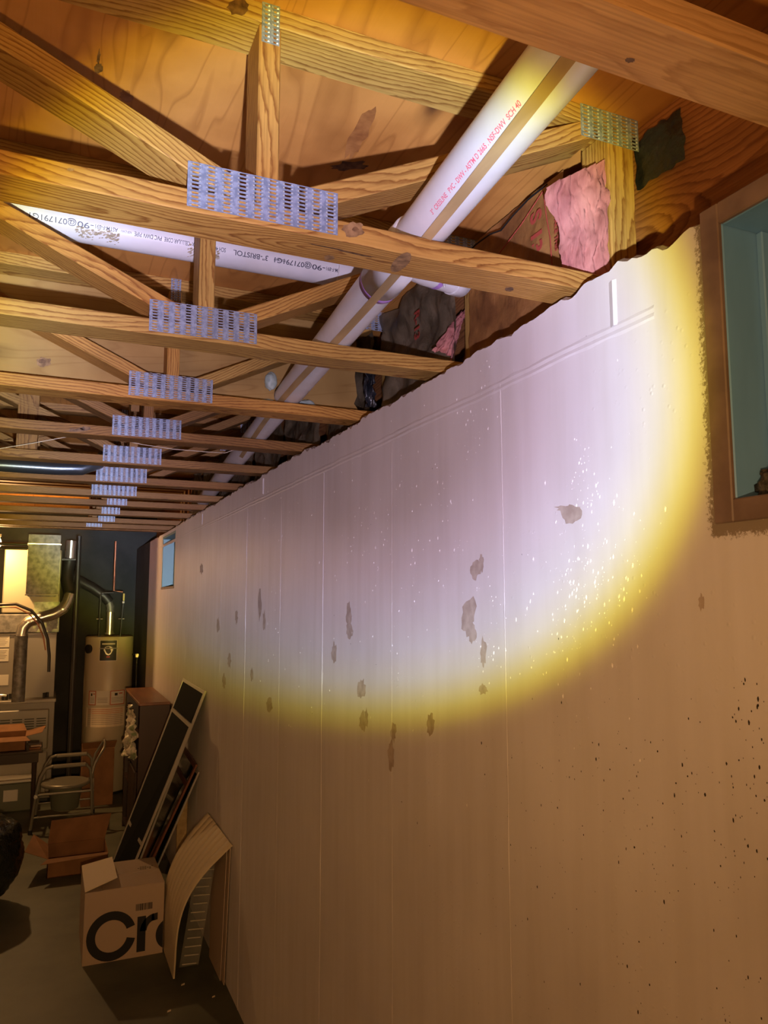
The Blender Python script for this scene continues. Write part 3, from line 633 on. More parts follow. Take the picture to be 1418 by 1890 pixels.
# ============================================================ RIM INSULATION
def crumple_sheet(y0, y1, x, amp, seed, z0=.622, z1=1.0, nu=26, nv=20):
    return lambda u, v: Vector((x + amp*fbm((u*2.2+seed, v*1.7, seed), 1.6, 4), y0+(y1-y0)*u, z0+(z1-z0)*v))
bays = [(YT[i]+.092, YT[i+1]-.003) for i in range(1, 10)]
for k, (y0, y1) in enumerate(bays):
    t = thing('rim_insulation', (1.06, (y0+y1)/2, .62), ['kraft-faced pink insulation with red lettering filling the bay behind the second truss',
        'dark crumpled insulation paper with a torn pink tuft behind the third truss'][k] if k < 2 else 'dark insulation filling the wall end of the bay behind the %s truss' % ords[k+1], 'insulation', 'insulation at the rim joist')
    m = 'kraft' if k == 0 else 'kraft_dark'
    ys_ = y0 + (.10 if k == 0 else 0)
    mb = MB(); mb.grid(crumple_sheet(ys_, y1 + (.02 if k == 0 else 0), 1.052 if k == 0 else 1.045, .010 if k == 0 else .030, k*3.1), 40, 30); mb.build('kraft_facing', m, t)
    if k == 0:
        def pf(u, v):
            xl = .966-.040*v-.009*math.sin(v*9); xr = 1.045
            yy = 1.262-.058*min(1, u*1.5)-.012*math.sin(math.pi*u) - .026*abs(fbm((u*5, v*1.6, 2), 1.5, 4)) - .011*fbm((u*14, v*4, 1), 1, 3)
            return Vector((xl+(xr-xl)*u, min(yy, 1.34), .645+(.862+.47*(xl+(xr-xl)*u-.915)-.645)*v))
        MB().grid(pf, 40, 60).build('pink_batt', 'pink', t)
        text_build('red_lettering', 'S 13', .062, 'kraftred', t, lambda x, y: Vector((1.036, 1.478-y, .935-x)), bold=.0022)
        text_build('red_lettering', 'FACE THIS', .018, 'kraftred', t, lambda x, y: Vector((1.036, 1.385-y, .885-x)), bold=.0008)
        for pts in (((1.036,1.425,.97),(1.036,1.415,.90),(1.036,1.402,.84),(1.036,1.398,.76)), ((1.036,1.425,.97),(1.036,1.52,.93),(1.036,1.62,.90),(1.036,1.70,.87))):
            MB().tube(pts, .0013, 6).build('red_line', 'kraftred', t)
    elif k == 1:
        A, B, C, D = ay(800,645,1.905), ay(838,664,1.905), ay(861,575,1.905), ay(853,574,1.905)
        def pf(u, v):
            p = A.lerp(B, u).lerp(D.lerp(C, u), v**1.0); 
            return p + Vector((.006*fbm((u*5, v*6, 3), 1, 3), .02*math.sin(math.pi*u)*-1+.012*fbm((u*6, v*6, 5), 1.2, 3)+.01, .006*fbm((u*5, v*6, 9), 1, 3)))
        MB().grid(pf, 24, 30).build('pink_batt', 'pink', t)
        text_build('red_lettering', 'R-13', .05, 'kraftred', t, lambda x, y: Vector((1.012, 2.08-y, .90-x)), bold=.0015)
# black crumpled sheets: plastic beside the panel, a plain patch on the rim board
def scrap(x0, x1, y0, y1, z0, z1, sd, label):
    m = MB(); m.grid(lambda u, v: Vector((x0+(x1-x0)*u+.02*min(1, .1+abs(x1-x0)*30)*fbm((u*3, v*3, sd), 1.4, 4), y0+(y1-y0)*u+.014*fbm((u*2, v*2, sd+4), 1.2, 2), z0+(z1-z0)*v+.01*fbm((u*5, sd, 1), 1, 2))), 18, 18)
    return tag(m.build('black_scrap', 'black_sheet'), label, 'plastic sheet')
scrap(.965, .995, 2.38, 2.36, .66, .83, 2, 'crumpled black plastic stuffed at the wall end beside the plywood panel')
scrap(1.105, 1.108, 1.19, 1.06, .865, .975, 6, 'black patch on the rim board right of the end plate')
# plywood draft stop behind the fourth truss
d = MB(); y_ = YT[3]+.092
pc = PX(2.49)
ed = [(-1.4,.66)] + [(pc-.048*math.cos(R(a)), max(.66, .70+.048*math.sin(R(a)))) for a in range(-56, 240, 15)] + [(.985,.66),(.985,.68),(.97,.70),(.982,.73),(.972,.80),(.98,.86),(.975,1.012),(-1.4,1.012)]
vs = [(a, y_, b) for a, b in ed] + [(a, y_+.012, b) for a, b in ed]; n = len(ed)
d.add(vs, [tuple(range(n)), tuple(range(n, 2*n))[::-1]] + [(i, (i+1) % n, n+(i+1) % n, n+i)[::-1] for i in range(n)])
ds = tag(d.build('draft_stop_panel', 'ply_x'), 'plywood draft-stop panel fixed behind the fourth truss, pipe passing through it', 'panel')
def foam_blob(c, s, sd, label):
    m = MB(); c = Vector(c)
    m.grid(lambda u, v: c + Vector((s[0]*math.cos(6.283*u)*math.sin(math.pi*v), s[1]*math.sin(6.283*u)*math.sin(math.pi*v), s[2]*math.cos(math.pi*v)))*(1+.25*fbm((math.cos(6.283*u)+sd, math.sin(6.283*u), v*3), 1.3, 3)), 18, 12)
    return tag(m.build('spray_foam', 'foam'), label, 'foam', 'spray foam around the drain pipe')
pc = PX(2.49)
mark('knot', 80, 668, 14, 9, lambda x, y: ay(x, y, YT[3]+.0915), 'knot_lt', ds, 21)
mark('knot_heart', 78, 667, 7, 4, lambda x, y: ay(x, y, YT[3]+.0911), 'knot', ds, 22)
foam_blob((pc-.062, y_-.008, .745), (.022,.018,.030), 1, 'grey-green spray foam blob left of the drain pipe, upper one on the plywood')
foam_blob((pc-.072, y_-.010, .668), (.030,.016,.012), 2, 'thin foam bead low left of the drain pipe against the plywood')
foam_blob((pc+.064, y_-.012, .672), (.034,.02,.018), 3, 'rounded spray foam blob right of the drain pipe at the chord')
# ============================================================ WINDOWS
wn = thing('window_1', (XW, .48, WZ0), kind='structure')
fw = .034
def jam(lo, hi, nm, m): return MB().bbox(lo, hi, .002).build(nm, m, wn)
jam((XW-.004, WY1-fw, WZ0), (XW+.005, WY1+.001, WZ1), 'frame_jamb', 'brownpaint')
jam((XW-.004, WY0-.001, WZ0), (XW+.005, WY0+fw, WZ1), 'frame_jamb', 'brownpaint')
jam((XW-.004, WY0+fw, WZ0), (XW+.005, WY1-fw, WZ0+fw), 'frame_sill', 'brownpaint')
jam((XW-.004, WY0+fw, WZ1-fw), (XW+.005, WY1-fw, WZ1), 'frame_head', 'brownpaint')
jam((XW+.005, WY1-fw, WZ0+fw*.6), (XB, WY1-.002, WZ1), 'reveal', 'bluepaint')
jam((XW+.005, WY0+.002, WZ0+fw*.6), (XB, WY0+fw, WZ1), 'reveal', 'bluepaint')
jam((XW+.005, WY0+fw, WZ1-fw), (XB, WY1-fw, WZ1), 'reveal_head', 'bluepaint')
jam((XW+.005, WY0+fw, WZ0+.002), (XB, WY1-fw, WZ0+fw), 'reveal_sill', 'bluepaint')
jam((XW+.075, WY1-fw-.012, WZ0+fw), (XW+.10, WY1-fw, WZ1-fw), 'stop', 'bluepaint')
jam((XW+.15, WY0+fw, WZ0+fw), (XW+.18, WY0+fw+.03, WZ1-fw), 'sash', 'bluepaint'); jam((XW+.15, WY1-fw-.03, WZ0+fw), (XW+.18, WY1-fw, WZ1-fw), 'sash', 'bluepaint')
jam((XW+.15, WY0+fw+.03, WZ1-fw-.03), (XW+.18, WY1-fw-.03, WZ1-fw), 'sash', 'bluepaint'); jam((XW+.15, WY0+fw+.03, WZ0+fw), (XW+.18, WY1-fw-.03, WZ0+fw+.03), 'sash', 'bluepaint')
MB().box((XW+.163, WY0+fw+.02, WZ0+fw+.02), (XW+.167, WY1-fw-.02, WZ1-fw-.02)).build('pane', 'glass', wn)
m = MB(); c = Vector((XW+.062, .78, WZ0+fw+.018)); rnd = random.Random(5)
m.grid(lambda u, v: c + Vector((.03*math.cos(6.283*u)*math.sin(math.pi*v), .03*math.sin(6.283*u)*math.sin(math.pi*v), .028*math.cos(math.pi*v)))*(1+.5*fbm((math.cos(6.283*u)*2, math.sin(6.283*u)*2, v*5), 1.5, 4)), 26, 18)
tag(m.build('dirt_clump', 'debris'), 'dark clump of dirt and leaves in the lower corner of the blue window recess', 'dirt')
wn = thing('window_2', (XW, 6.65, FZ0), kind='structure')
def jam(lo, hi, nm, m): return MB().bbox(lo, hi, .003).build(nm, m, wn)
jam((XW+.0, FY1-.03, FZ0+.02), (XB, FY1, FZ1-.02), 'reveal', 'cyanpaint'); jam((XW+.0, FY0, FZ0+.02), (XB, FY0+.03, FZ1-.02), 'reveal', 'cyanpaint')
jam((XW-.004, FY0, FZ0), (XB, FY1, FZ0+.02), 'frame_sill', 'brownpaint'); jam((XW, FY0, FZ1-.02), (XB, FY1, FZ1), 'reveal_head', 'cyanpaint')
jam((XB-.05, FY0+.03, FZ0+.02), (XB-.02, FY0+.06, FZ1-.02), 'sash', 'cyanpaint'); jam((XB-.05, FY1-.06, FZ0+.02), (XB-.02, FY1-.03, FZ1-.02), 'sash', 'cyanpaint')
MB().box((XB-.037, FY0+.05, FZ0+.02), (XB-.033, FY1-.05, FZ1-.02)).build('pane', 'glass', wn)
#PART2
# ============================================================ FAR END: furnace, water heater
FX0, FX1, FY = -.46, .10, 8.27
t = thing('furnace', ((FX0+FX1)/2, 8.6, ZF), 'grey sheet-metal furnace with louvred lower door at the far left end', 'furnace')
def pb(nm, lo, hi, m, par=None, r=.004): return MB().bbox(lo, hi, r).build(nm, m, par)
pb('lower_cabinet', (FX0, FY+.02, ZF+.04), (FX1, 9.0, -.985), 'furn', t)
pb('base', (FX0+.02, FY+.05, ZF), (FX1-.02, 9.0, ZF+.04), 'black', t)
pb('top_ledge', (FX0, FY-.01, -.985), (FX1+.01, 9.0, -.955), 'furn_lt', t)
pb('upper_cabinet', (FX0+.01, FY+.14, -.955), (FX1-.01, 9.0, -.325), 'furn', t)
pb('cabinet_rim', (FX0+.01, FY+.12, -.335), (FX1-.01, 9.0, -.32), 'furn_lt', t)
door = pb('louvred_door', (FX0+.02, FY-.005, ZF+.50), (FX1-.045, FY+.025, -1.045), 'furn_lt', t, .012)
for c in range(5):
    for r_ in range(5):
        x1 = .028-.105*c; z = -1.135-.023*r_
        m = MB(); m.box((x1-.085, FY-.0065, z-.006), (x1, FY-.0045, z+.004)); m.build('louvre_slot', 'black', door)
pb('lower_panel', (FX0+.02, FY-.003, ZF+.06), (FX1-.045, FY+.022, ZF+.48), 'furn_lt', t, .01)
pb('label', (-.44, FY+.133, -.455), (-.335, FY+.138, -.335), 'paper', t, .001); pb('label', (-.44, FY+.133, -.59), (-.335, FY+.138, -.47), 'paper', t, .001)
pb('label', (-.425, FY+.133, -.82), (-.325, FY+.138, -.72), 'paper', t, .001)
for k in range(6):
    for z0 in (-.36, -.49):
        MB().box((-.43, FY+.1315, z0-.015*k), (-.35-.01*(k % 3), FY+.1325, z0-.015*k+.004)).build('print_line', 'inkgrey', t)
for x, z in ((-.33,-.93),(-.30,-.925),(-.36,-.93),(.0,-.93),(.03,-.925)):
    MB().tube([(x, FY+.06, z-.02), (x, FY+.06, z+.03)], .014, 10).build('fitting', 'black', t)
m = MB(); m.tube([(-.44, FY+.05, -.90), (-.36, FY+.04, -.905), (-.33, FY+.04, -.91)], .012, 8); m.build('gas_valve', 'silver', t)
pl = thing('plenum', (-.15, 8.65, -.32), 'pale plenum box wrapped above the furnace, glowing beside the bulb', 'duct')
MB().bbox((-.42, 8.40, -.125), (.10, 9.0, ZC-.11), .01).build('plenum_box', 'plenum', pl)
m = MB(); m.grid(lambda u, v: Vector((-.13+.235*u+.0*v, 8.385-.012*abs(fbm((u*3, v*3, 1), 1.5, 3)), -.315+.30*v)), 16, 16); m.build('foil_wrap', 'greenfoil', pl)
MB().bbox((-.44, 8.38, -.319), (.10, 9.0, -.135), .01).build('plenum_collar', 'duct', pl)
# supply duct dropping from the ceiling with a rounded lower end
dd = thing('supply_duct', (-.06, 8.0, .3), 'rounded galvanised supply duct hanging in front of the plenum', 'duct')
m = MB(); x0, x1 = -.20, .078; prof = []
for i in range(9): a = math.pi/2*i/8; prof.append((7.80+.10-.10*math.sin(a)+0, .60-.0*i, 0))
sec = [(x0, .0)]; 
cs = [(x0+.0, ZC-.002), (x0+.0, .06), (x0+.02, .035), (x1-.02, .035), (x1, .06), (x1, ZC-.002)]
n = len(cs)
vs = [(a, 7.85, b) for a, b in cs] + [(a, 8.37, b) for a, b in cs]
m.add(vs, [tuple(range(n)), tuple(range(n, 2*n))[::-1]] + [(i, (i+1) % n, n+(i+1) % n, n+i)[::-1] for i in range(n)]); m.build('duct_body', 'duct', dd)
MB().bbox((x0-.008, 7.842, .52), (x1+.008, 8.0, .532), .002).build('seam_band', 'silver', dd)
MB().bbox((x0-.006, 7.842, .045), (x1+.006, 7.86, .058), .002).build('seam_band', 'furn', dd)
# furnace vent
v = thing('furnace_vent', (-.22, 8.15, -.95), 'silver elbowed vent pipe rising from the furnace ledge to the black stack', 'pipe')
vp = [(-.225,8.17,-.955),(-.225,8.17,-.70),(-.225,8.17,-.33),(-.215,8.17,-.26),(-.17,8.17,-.205),(-.08,8.17,-.175),(.06,8.17,-.13),(.13,8.18,-.085),(.17,8.2,-.02),(.19,8.22,.06)]
MB().tube(vp[:3], .058, 20).build('vent_riser', 'duct', v)
MB().tube(vp[2:], .054, 20).build('vent_elbow', 'silver', v)
for c in (vp[2], vp[4], vp[7]): 
    c = Vector(c); MB().tube([c-Vector((.0,0,.008)), c+Vector((0,0,.008))], .059, 20).build('vent_band', 'silver', v)
st = thing('black_stack', (.2, 8.25, .2), 'black stovepipe rising to the ceiling between furnace and water heater', 'pipe')
MB().tube([(.19,8.22,.065),(.155,8.3,.20),(.165,8.35,.33),(.18,8.35,.42)], .060, 18).build('stack_elbow', 'iron', st)
MB().tube([(.18,8.35,.421),(.185,8.35,.60)], .056, 18).build('stack_top', 'silver', st)
MB().tube([(.17,8.42,.28),(.27,8.46,.20),(.42,8.5,.12),(.53,8.5,.04),(.58,8.5,-.02)], .052, 18).build('stack_branch', 'iron', st)
MB().bbox((.10, 8.275, .395), (.28, 8.287, .415), .002).build('stack_strap', 'black', st)
tag(MB().tube([(.242,7.9,ZF),(.242,7.9,ZC)], .022, 16).build('steel_post', 'iron'), 'dark steel post standing between the furnace and the water heater', 'post')
wv = thing('heater_vent', (.595, 8.5, -.3), 'silver vent pipe on top of the water heater', 'pipe')
MB().tube([(.595,8.5,-.33),(.595,8.5,-.12)], .040, 18).build('vent_riser', 'silver', wv)
MB().tube([(.595,8.5,-.121),(.592,8.5,-.06),(.575,8.5,-.021)], [.040,.040,.040], 18).build('vent_elbow', 'duct', wv)
MB().tube([(.595,8.5,-.35),(.595,8.5,-.33)], .052, 18).build('draft_hood', 'silver', wv)
t = thing('water_heater', (.60, 8.5, ZF), 'tall beige water heater with black emblem label and warning stickers', 'water heater')
cx, cy, cr_ = .60, 8.53, .235; zt = -.37
MB().tube([(cx,cy,ZF+.03),(cx,cy,ZF+.035),(cx,cy,zt-.012),(cx,cy,zt)], [cr_-.01,cr_,cr_,cr_-.012], 48).build('tank', 'heater', t)
MB().tube([(cx,cy,ZF),(cx,cy,ZF+.03)], cr_-.03, 24).build('base_ring', 'black', t)
def cyl(x, z, d=.0015): dx = max(-.99, min(.99, (x-cx)/cr_)); a = math.asin(dx); return Vector((cx+(cr_+d)*math.sin(a), cy-(cr_+d)*math.cos(a), z))
def cpatch(nm, xa, xb, za, zb, m, d=.0015, par=t):
    mb = MB(); mb.grid(lambda u, v: cyl(xa+(xb-xa)*u, za+(zb-za)*v, d), 8, 1, smooth=False); return mb.build(nm, m, par)
e = cpatch('emblem_label', .498, .655, -.605, -.405, 'black'); 
cpatch('label_border', .492, .661, -.611, -.399, 'paper', .0008)
cpatch('emblem_word', .515, .638, -.445, -.432, 'paper', .0022, e)
mb = MB(); nP = 16
mb.add([cyl(.576+.045*math.cos(6.283*i/nP)*(1 if i < 9 else .8), -.50+.04*math.sin(6.283*i/nP)*(1 if i < 8 else 1.3), .0024) for i in range(nP)], [tuple(range(nP))[::-1]]); mb.build('crest', 'alu', e)
cpatch('crest_ribbon', .495, .66, -.49, -.478, 'inkgrey', .0028, e); cpatch('red_mark', .56, .592, -.575, -.56, 'redlab', .0026, e)
for xa, xb, red in ((.415,.478,1),(.482,.60,0),(.612,.75,1)):
    s = cpatch('warning_sticker', xa, xb, -1.045, -.905, 'paper', .0014)
    if red:
        for q in ((xa, xb, -.912, -.905), (xa, xb, -1.045, -1.038), (xa, xa+.006, -1.045, -.905), (xb-.006, xb, -1.045, -.905)): cpatch('red_border', *q, 'redlab', .0022, s)
        cpatch('pictogram', xa+.3*(xb-xa), xa+.5*(xb-xa), -.955, -.93, 'black', .0022, s); cpatch('pictogram', xa+.6*(xb-xa), xa+.85*(xb-xa), -.94, -.93, 'redlab', .0022, s)
    for k in range(4): cpatch('print_line', xa+.012, xb-.012, -.978-.014*k, -.974-.014*k, 'inkgrey', .0022, s)
s = cpatch('instruction_sticker', .40, .755, -1.26, -1.07, 'creambox', .0013)
for k in range(9): cpatch('print_line', .415, .74, -1.09-.018*k, -1.086-.018*k, 'inkgrey' if k > 2 else 'redlab', .002, s)
m = MB(); m.tube([cyl(.40, -.49, -.02), cyl(.40, -.49, .02)], .045, 18); m.build('thermostat_knob', 'black', t)
for nm, pts, mm in (('water_pipe', [(.487,8.42,-.372),(.487,8.42,.05),(.50,8.42,.075),(.61,8.42,.08)], 'iron'), ('water_pipe', [(.695,8.42,-.372),(.712,8.42,.03)], 'iron')):
    MB().tube(pts, .010, 8).build(nm, mm, t)
for x in (.487, .699): MB().tube([(x-.03,8.42,-.19),(x+.03,8.42,-.19)], .006, 6).build('valve_handle', 'silver', t)
MB().bbox((.705,8.41,-.005), (.722,8.425,.07), .002).build('yellow_tag', 'yellow', t); MB().bbox((.70,8.40,-.03), (.722,8.42,-.01), .002).build('white_cap', 'paper', t)
m = MB(); m.tube([(cx+cr_-.01,8.45,-.56),(.868,8.42,-.56),(.868,8.42,-.60),(.868,8.42,-1.5)], .009, 8); m.build('relief_pipe', 'iron', t)
MB().bbox((.85,8.40,-.59), (.885,8.43,-.55), .003).build('relief_valve', 'silver', t)
tag(MB().tube([(.612,8.40,ZC-.005),(.612,8.40,.10),(.70,8.40,.085)], .011, 8).build('copper_riser', 'copper'), 'thin copper pipe dropping from the ceiling to the water heater', 'pipe')
# hoses by the furnace
hp = [ay(x, y, 8.05) for x, y in ((-25,1122),(0,1116),(30,1115),(58,1127),(78,1150),(88,1180),(91,1210),(90,1240))]
tag(MB().tube(hp, .014, 12).build('hose', 'iron'), 'black insulated hose arching over the furnace vent', 'hose')
hp = [ay(x, y, 8.02) for x, y in ((-25,1127),(0,1121),(30,1121),(54,1133),(70,1152),(80,1175),(84,1200))]
tag(MB().tube(hp, .006, 8).build('copper_line', 'copper'), 'thin copper line arching under the black hose', 'pipe')
for y0, z0 in ((7.82, .50), (7.84, .45)):
    pass
tag(MB().tube([(-1.4,7.78,.475),(-.205,7.78,.475)], .012, 10).build('water_line', 'iron'), 'horizontal pipe left of the supply duct, lower of two', 'pipe')
tag(MB().tube([(-1.4,7.80,.515),(-.205,7.80,.515)], .016, 10).build('water_line', 'iron'), 'horizontal pipe left of the supply duct, upper of two', 'pipe')
# bulb
t = thing('hanging_bulb', tuple(BULB), 'lit bare light bulb at the left edge near the furnace', 'lamp')
m = MB(); m.tube([BULB+Vector((0,0,z)) for z in (-.055,-.05,-.035,-.01,.015,.035,.045)], [.004,.018,.029,.033,.026,.016,.014], 20)
m.build('glass_bulb', 'bulb', t)
MB().tube([BULB+Vector((0,0,.046)), BULB+Vector((0,0,ZC-BULB.z-.0))], .028, 16).build('lampholder', 'porc', t)
# ============================================================ CLUTTER
t = thing('bookcase', (.77, 6.65, ZF), 'narrow dark red wooden cabinet against the wall, lighter top', 'cabinet')
bx0, bx1, by0, by1, bzt = .665, .885, 6.12, 7.18, -.768
MB().bbox((bx0-.008, by0-.01, bzt-.022), (bx1, by1+.01, bzt), .003).build('top', 'mahog_top', t)
MB().bbox((bx0, by0, ZF), (bx1, by0+.02, bzt-.022), .002).build('side_panel', 'mahog', t); MB().bbox((bx0, by1-.02, ZF), (bx1, by1, bzt-.022), .002).build('side_panel', 'mahog', t)
MB().bbox((bx1-.012, by0+.02, ZF), (bx1, by1-.02, bzt-.022), .001).build('back_panel', 'mahog', t)
for z in (-1.87, -1.5, -1.13): MB().bbox((bx0+.002, by0+.021, z), (bx1-.013, by1-.021, z+.02), .001).build('shelf', 'mahog', t)
MB().bbox((bx0-.018, by0+.03, -1.85), (bx0-.001, 6.62, -1.28), .003).build('door', 'mahog', t)
m = MB(); m.grid(lambda u, v: Vector((.640+.05*fbm((u*4, v*4, 2), 1.3, 4)-.03*math.sin(math.pi*u), 6.16+.55*u, -1.20+.36*v+.04*fbm((u*3, v*2, 8), 1.2, 3))), 34, 34)
tag(m.build('plastic_bag', 'clothbag'), 'crumpled white and green plastic bag spilling from the cabinet front', 'bag')
# leaning screens
def frame(name, tl, tr, br, bl, th, fm, pm, label, bars=(), w_=.022, grp='frames leaning against the wall', extra=None):
    tl, tr, br, bl = (Vector(p) for p in (tl, tr, br, bl)); n = (tr-tl).cross(bl-tl).normalized()
    t = thing(name, tuple((bl+br)/2), label, 'window screen' if 'screen' in name else 'window', grp)
    W_ = (tr-tl).length; H_ = (bl-tl).length
    def pt(u, v): return tl.lerp(tr, u).lerp(bl.lerp(br, u), v)
    du, dv = w_/W_, w_/H_
    def rail(nm, u0, v0, u1, v1): MB().slab([pt(u0, v0), pt(u1, v0), pt(u1, v1), pt(u0, v1)], th).build(nm, fm, t)
    rail('frame_rail', 0, 0, 1, dv); rail('frame_rail', 0, 1-dv, 1, 1); rail('frame_stile', 0, dv, du, 1-dv); rail('frame_stile', 1-du, dv, 1, 1-dv)
    for b in bars: rail('cross_bar', du, b-dv*.5, 1-du, b+dv*.5)
    s = n*th*.4; q = [pt(du, dv)+s, pt(1-du, dv)+s, pt(1-du, 1-dv)+s, pt(du, 1-dv)+s]
    MB().slab(q, th*.25).build('mesh' if pm == 'mesh' else 'pane', pm, t)
fl = lambda x, y: az(x, y, ZF+.004)
frame('window_screen', ax(318,1306,.80), ax(352,1337,.80), fl(208,1690), fl(186,1645), .012, 'alu', 'mesh', 'front leaning screen, dark mesh in a thin light frame, shorter than the one behind', (.62,))
frame('window_screen', ax(338,1251,.895), ax(378,1275,.895), fl(217,1690), fl(190,1642), .012, 'alu', 'mesh', 'tallest leaning screen, its top corner highest on the wall', (.2,))
frame('storm_window', (.890,5.58,-.98), ax(362,1411,.890), fl(232,1690), (.53,5.74,ZF+.004), .012, 'brownrail', 'storm', 'dark glass storm window behind the two screens with a brown frame', (.14,), .03)
frame('storm_window', (.899,5.30,-1.06), ax(366,1425,.899), fl(250,1688), (.60,5.60,ZF+.004), .010, 'alu', 'storm', 'innermost leaning storm window, thin pale frame, lowest top edge', (), .016)
MB_ = MB().bbox((.84,5.33,ZF), (.905,5.345,-1.28), .002); tag(MB_.build('wood_strip', 'tan_strip'), 'pale upright board standing behind the storm windows', 'board')
# white moving box with large black lettering
bx = thing('white_box', (.455, 4.8, ZF), 'white moving box with huge black letters Cra on its front', 'box')
X0, X1, Y0, Y1, Z0, Z1 = .250, .664, 4.58, 5.03, ZF, -1.557
m = MB(); m.box((X0,Y0,Z0), (X1,Y1,Z1-.003)); m.build('box_body', 'whitebox', bx)
MB().bbox((X0+.09,Y0,Z1-.003), (X1,Y0+.222,Z1), .001).build('top_flap', 'whitebox', bx); MB().bbox((X0+.09,Y0+.226,Z1-.003), (X1,Y1,Z1), .001).build('top_flap', 'whitebox', bx)
MB().slab([(X0, Y0, Z1+.001), (X0+.165, Y0+.03, Z1+.045), (X0+.165, Y1-.05, Z1+.045), (X0, Y1, Z1+.001)], .003).build('side_flap', 'creambox', bx)
# big letters
L_ = MB(); zc, xc, ro, ri = -1.800, .392, .127, .082; yf = Y0-.0012
def arcp(xc, zc, ro, ri, a0, a1, n=40, xmax=9):
    for i in range(n):
        a, b = R(a0+(a1-a0)*i/n), R(a0+(a1-a0)*(i+1)/n)
        P = [(min(xmax, xc+r*math.cos(t_)), yf, zc+r*math.sin(t_)) for r, t_ in ((ri,a),(ro,a),(ro,b),(ri,b))]
        L_.quad(*P)
arcp(xc, zc, ro, ri, 18, 347)
L_.build('letter', 'ink', bx); L_ = MB()
L_.quad((.525,yf,-1.905),(.570,yf,-1.905),(.570,yf,-1.722),(.525,yf,-1.722)); arcp(.625, -1.80, .085, .050, 100, 180, 14)
L_.quad((.600,yf,-1.755),(.632,yf,-1.751),(.632,yf,-1.714),(.600,yf,-1.719)); L_.build('letter', 'ink', bx); L_ = MB()
arcp(.708, -1.833, .084, .042, 100, 262, 26, X1-.001); L_.build('letter', 'ink', bx)
bc = MB(); rnd = random.Random(9); x = .515
while x < .600:
    w_ = rnd.choice((.002,.003,.005)); bc.quad((x,yf,-1.690),(x+w_,yf,-1.690),(x+w_,yf,-1.655),(x,yf,-1.655)); x += w_+rnd.choice((.002,.003))
bc.build('barcode', 'ink', bx)
m = MB()
for k in range(3):
    for j in range(7):
        if rnd.random() < .8: xx = .545+.013*j+.002*k; m.quad((xx,4.83+.02*k,Z1+.0006),(xx+.010,4.83+.02*k,Z1+.0006),(xx+.010,4.84+.02*k,Z1+.0006),(xx,4.84+.02*k,Z1+.0006))
m.build('small_print', 'ink', bx)
# ribbed foam sheet bent against the wall
rs = thing('ribbed_sheet', (.70, 4.4, ZF), 'pale ribbed foam sheet bowed from floor to wall beside the white box', 'foam sheet')
pr = [(.672,-1.925),(.673,-1.84),(.672,-1.75),(.676,-1.66),(.690,-1.57),(.715,-1.49),(.752,-1.415),(.80,-1.345),(.85,-1.285),(.903,-1.225)]
def prf(v):
    s = v*(len(pr)-1); i = min(int(s), len(pr)-2); f = s-i
    def c(k): return Vector(pr[max(0, min(len(pr)-1, k))])
    p0, p1, p2, p3 = c(i-1), c(i), c(i+1), c(i+2)
    return .5*((2*p1)+(p2-p0)*f+(2*p0-5*p1+4*p2-p3)*f*f+(3*p1-p0-3*p2+p3)*f**3)
def rsf(d):
    def f(u, v):
        q = prf(v); t_ = (prf(min(1, v+.01))-prf(max(0, v-.01))).normalized(); nx, nz = -t_.y, t_.x
        rib = .011*(abs(math.sin(u*math.pi*8))**.7)*min(1, max(.08, v*1.9-.5)) + d
        ya = 4.24-.25*v**1.3; yb = 4.72-.09*v
        return Vector((q.x+nx*rib, ya+(yb-ya)*u, q.y+nz*rib))
    return f
m = MB(); m.grid(rsf(0), 112, 40); m.grid(rsf(-.008), 112, 40)
for (a, b) in (((0,0),(0,1)), ((1,0),(1,1))):
    m.grid(lambda u, v, a=a: rsf(-.008*u)(a[0], v), 1, 40)
m.grid(lambda u, v: rsf(-.008*v)(u, 1), 112, 1); m.grid(lambda u, v: rsf(-.008*v)(u, 0), 112, 1)
m.build('sheet', 'foamsheet', rs)
tr_ = thing('plastic_tray', (.78, 4.35, ZF), 'clear plastic packing tray with ladder-like ribs standing under the ribbed sheet', 'tray')
def tp(u, v): return Vector((.715+.10*u+.085*v, 4.33+.02*v-.0*u, -1.915+.53*v))
m = MB(); m.slab([tp(0,0), tp(1,0), tp(1,1), tp(0,1)], .0015); m.build('tray_sheet', 'clear', tr_)
m = MB(); m.slab([tp(1,0), tp(1,0)+Vector((.005,.16,0)), tp(1,1)+Vector((0,.10,0)), tp(1,1)], .0015); m.build('tray_side', 'clear', tr_)
for k in range(13):
    v = .03+.94*k/12; w0 = .10 + .05*(k % 2)
    a, b = tp(w0, v), tp(.86+.05*(k % 3), v-.01)
    MB().tube([a+Vector((0,-.008,0)), b+Vector((0,-.008,0))], .0035, 6).build('tray_rib', 'clear_edge', tr_)
for k in range(2):
    xx = .893-.008*k
    m = MB(); m.slab([(xx+.004, 4.08+.05*k, ZF+.002), (xx+.004, 4.42, ZF+.002), (xx+.008, 4.42, -1.27), (xx+.008, 4.02+.04*k, -1.25)], .004)
    tag(m.build('leaning_board', 'whitebox'), ['thin pale cardboard sheet flat against the wall, outer one, under the ribbed sheet', 'thin pale cardboard sheet flat against the wall, inner one, under the ribbed sheet'][k], 'board')
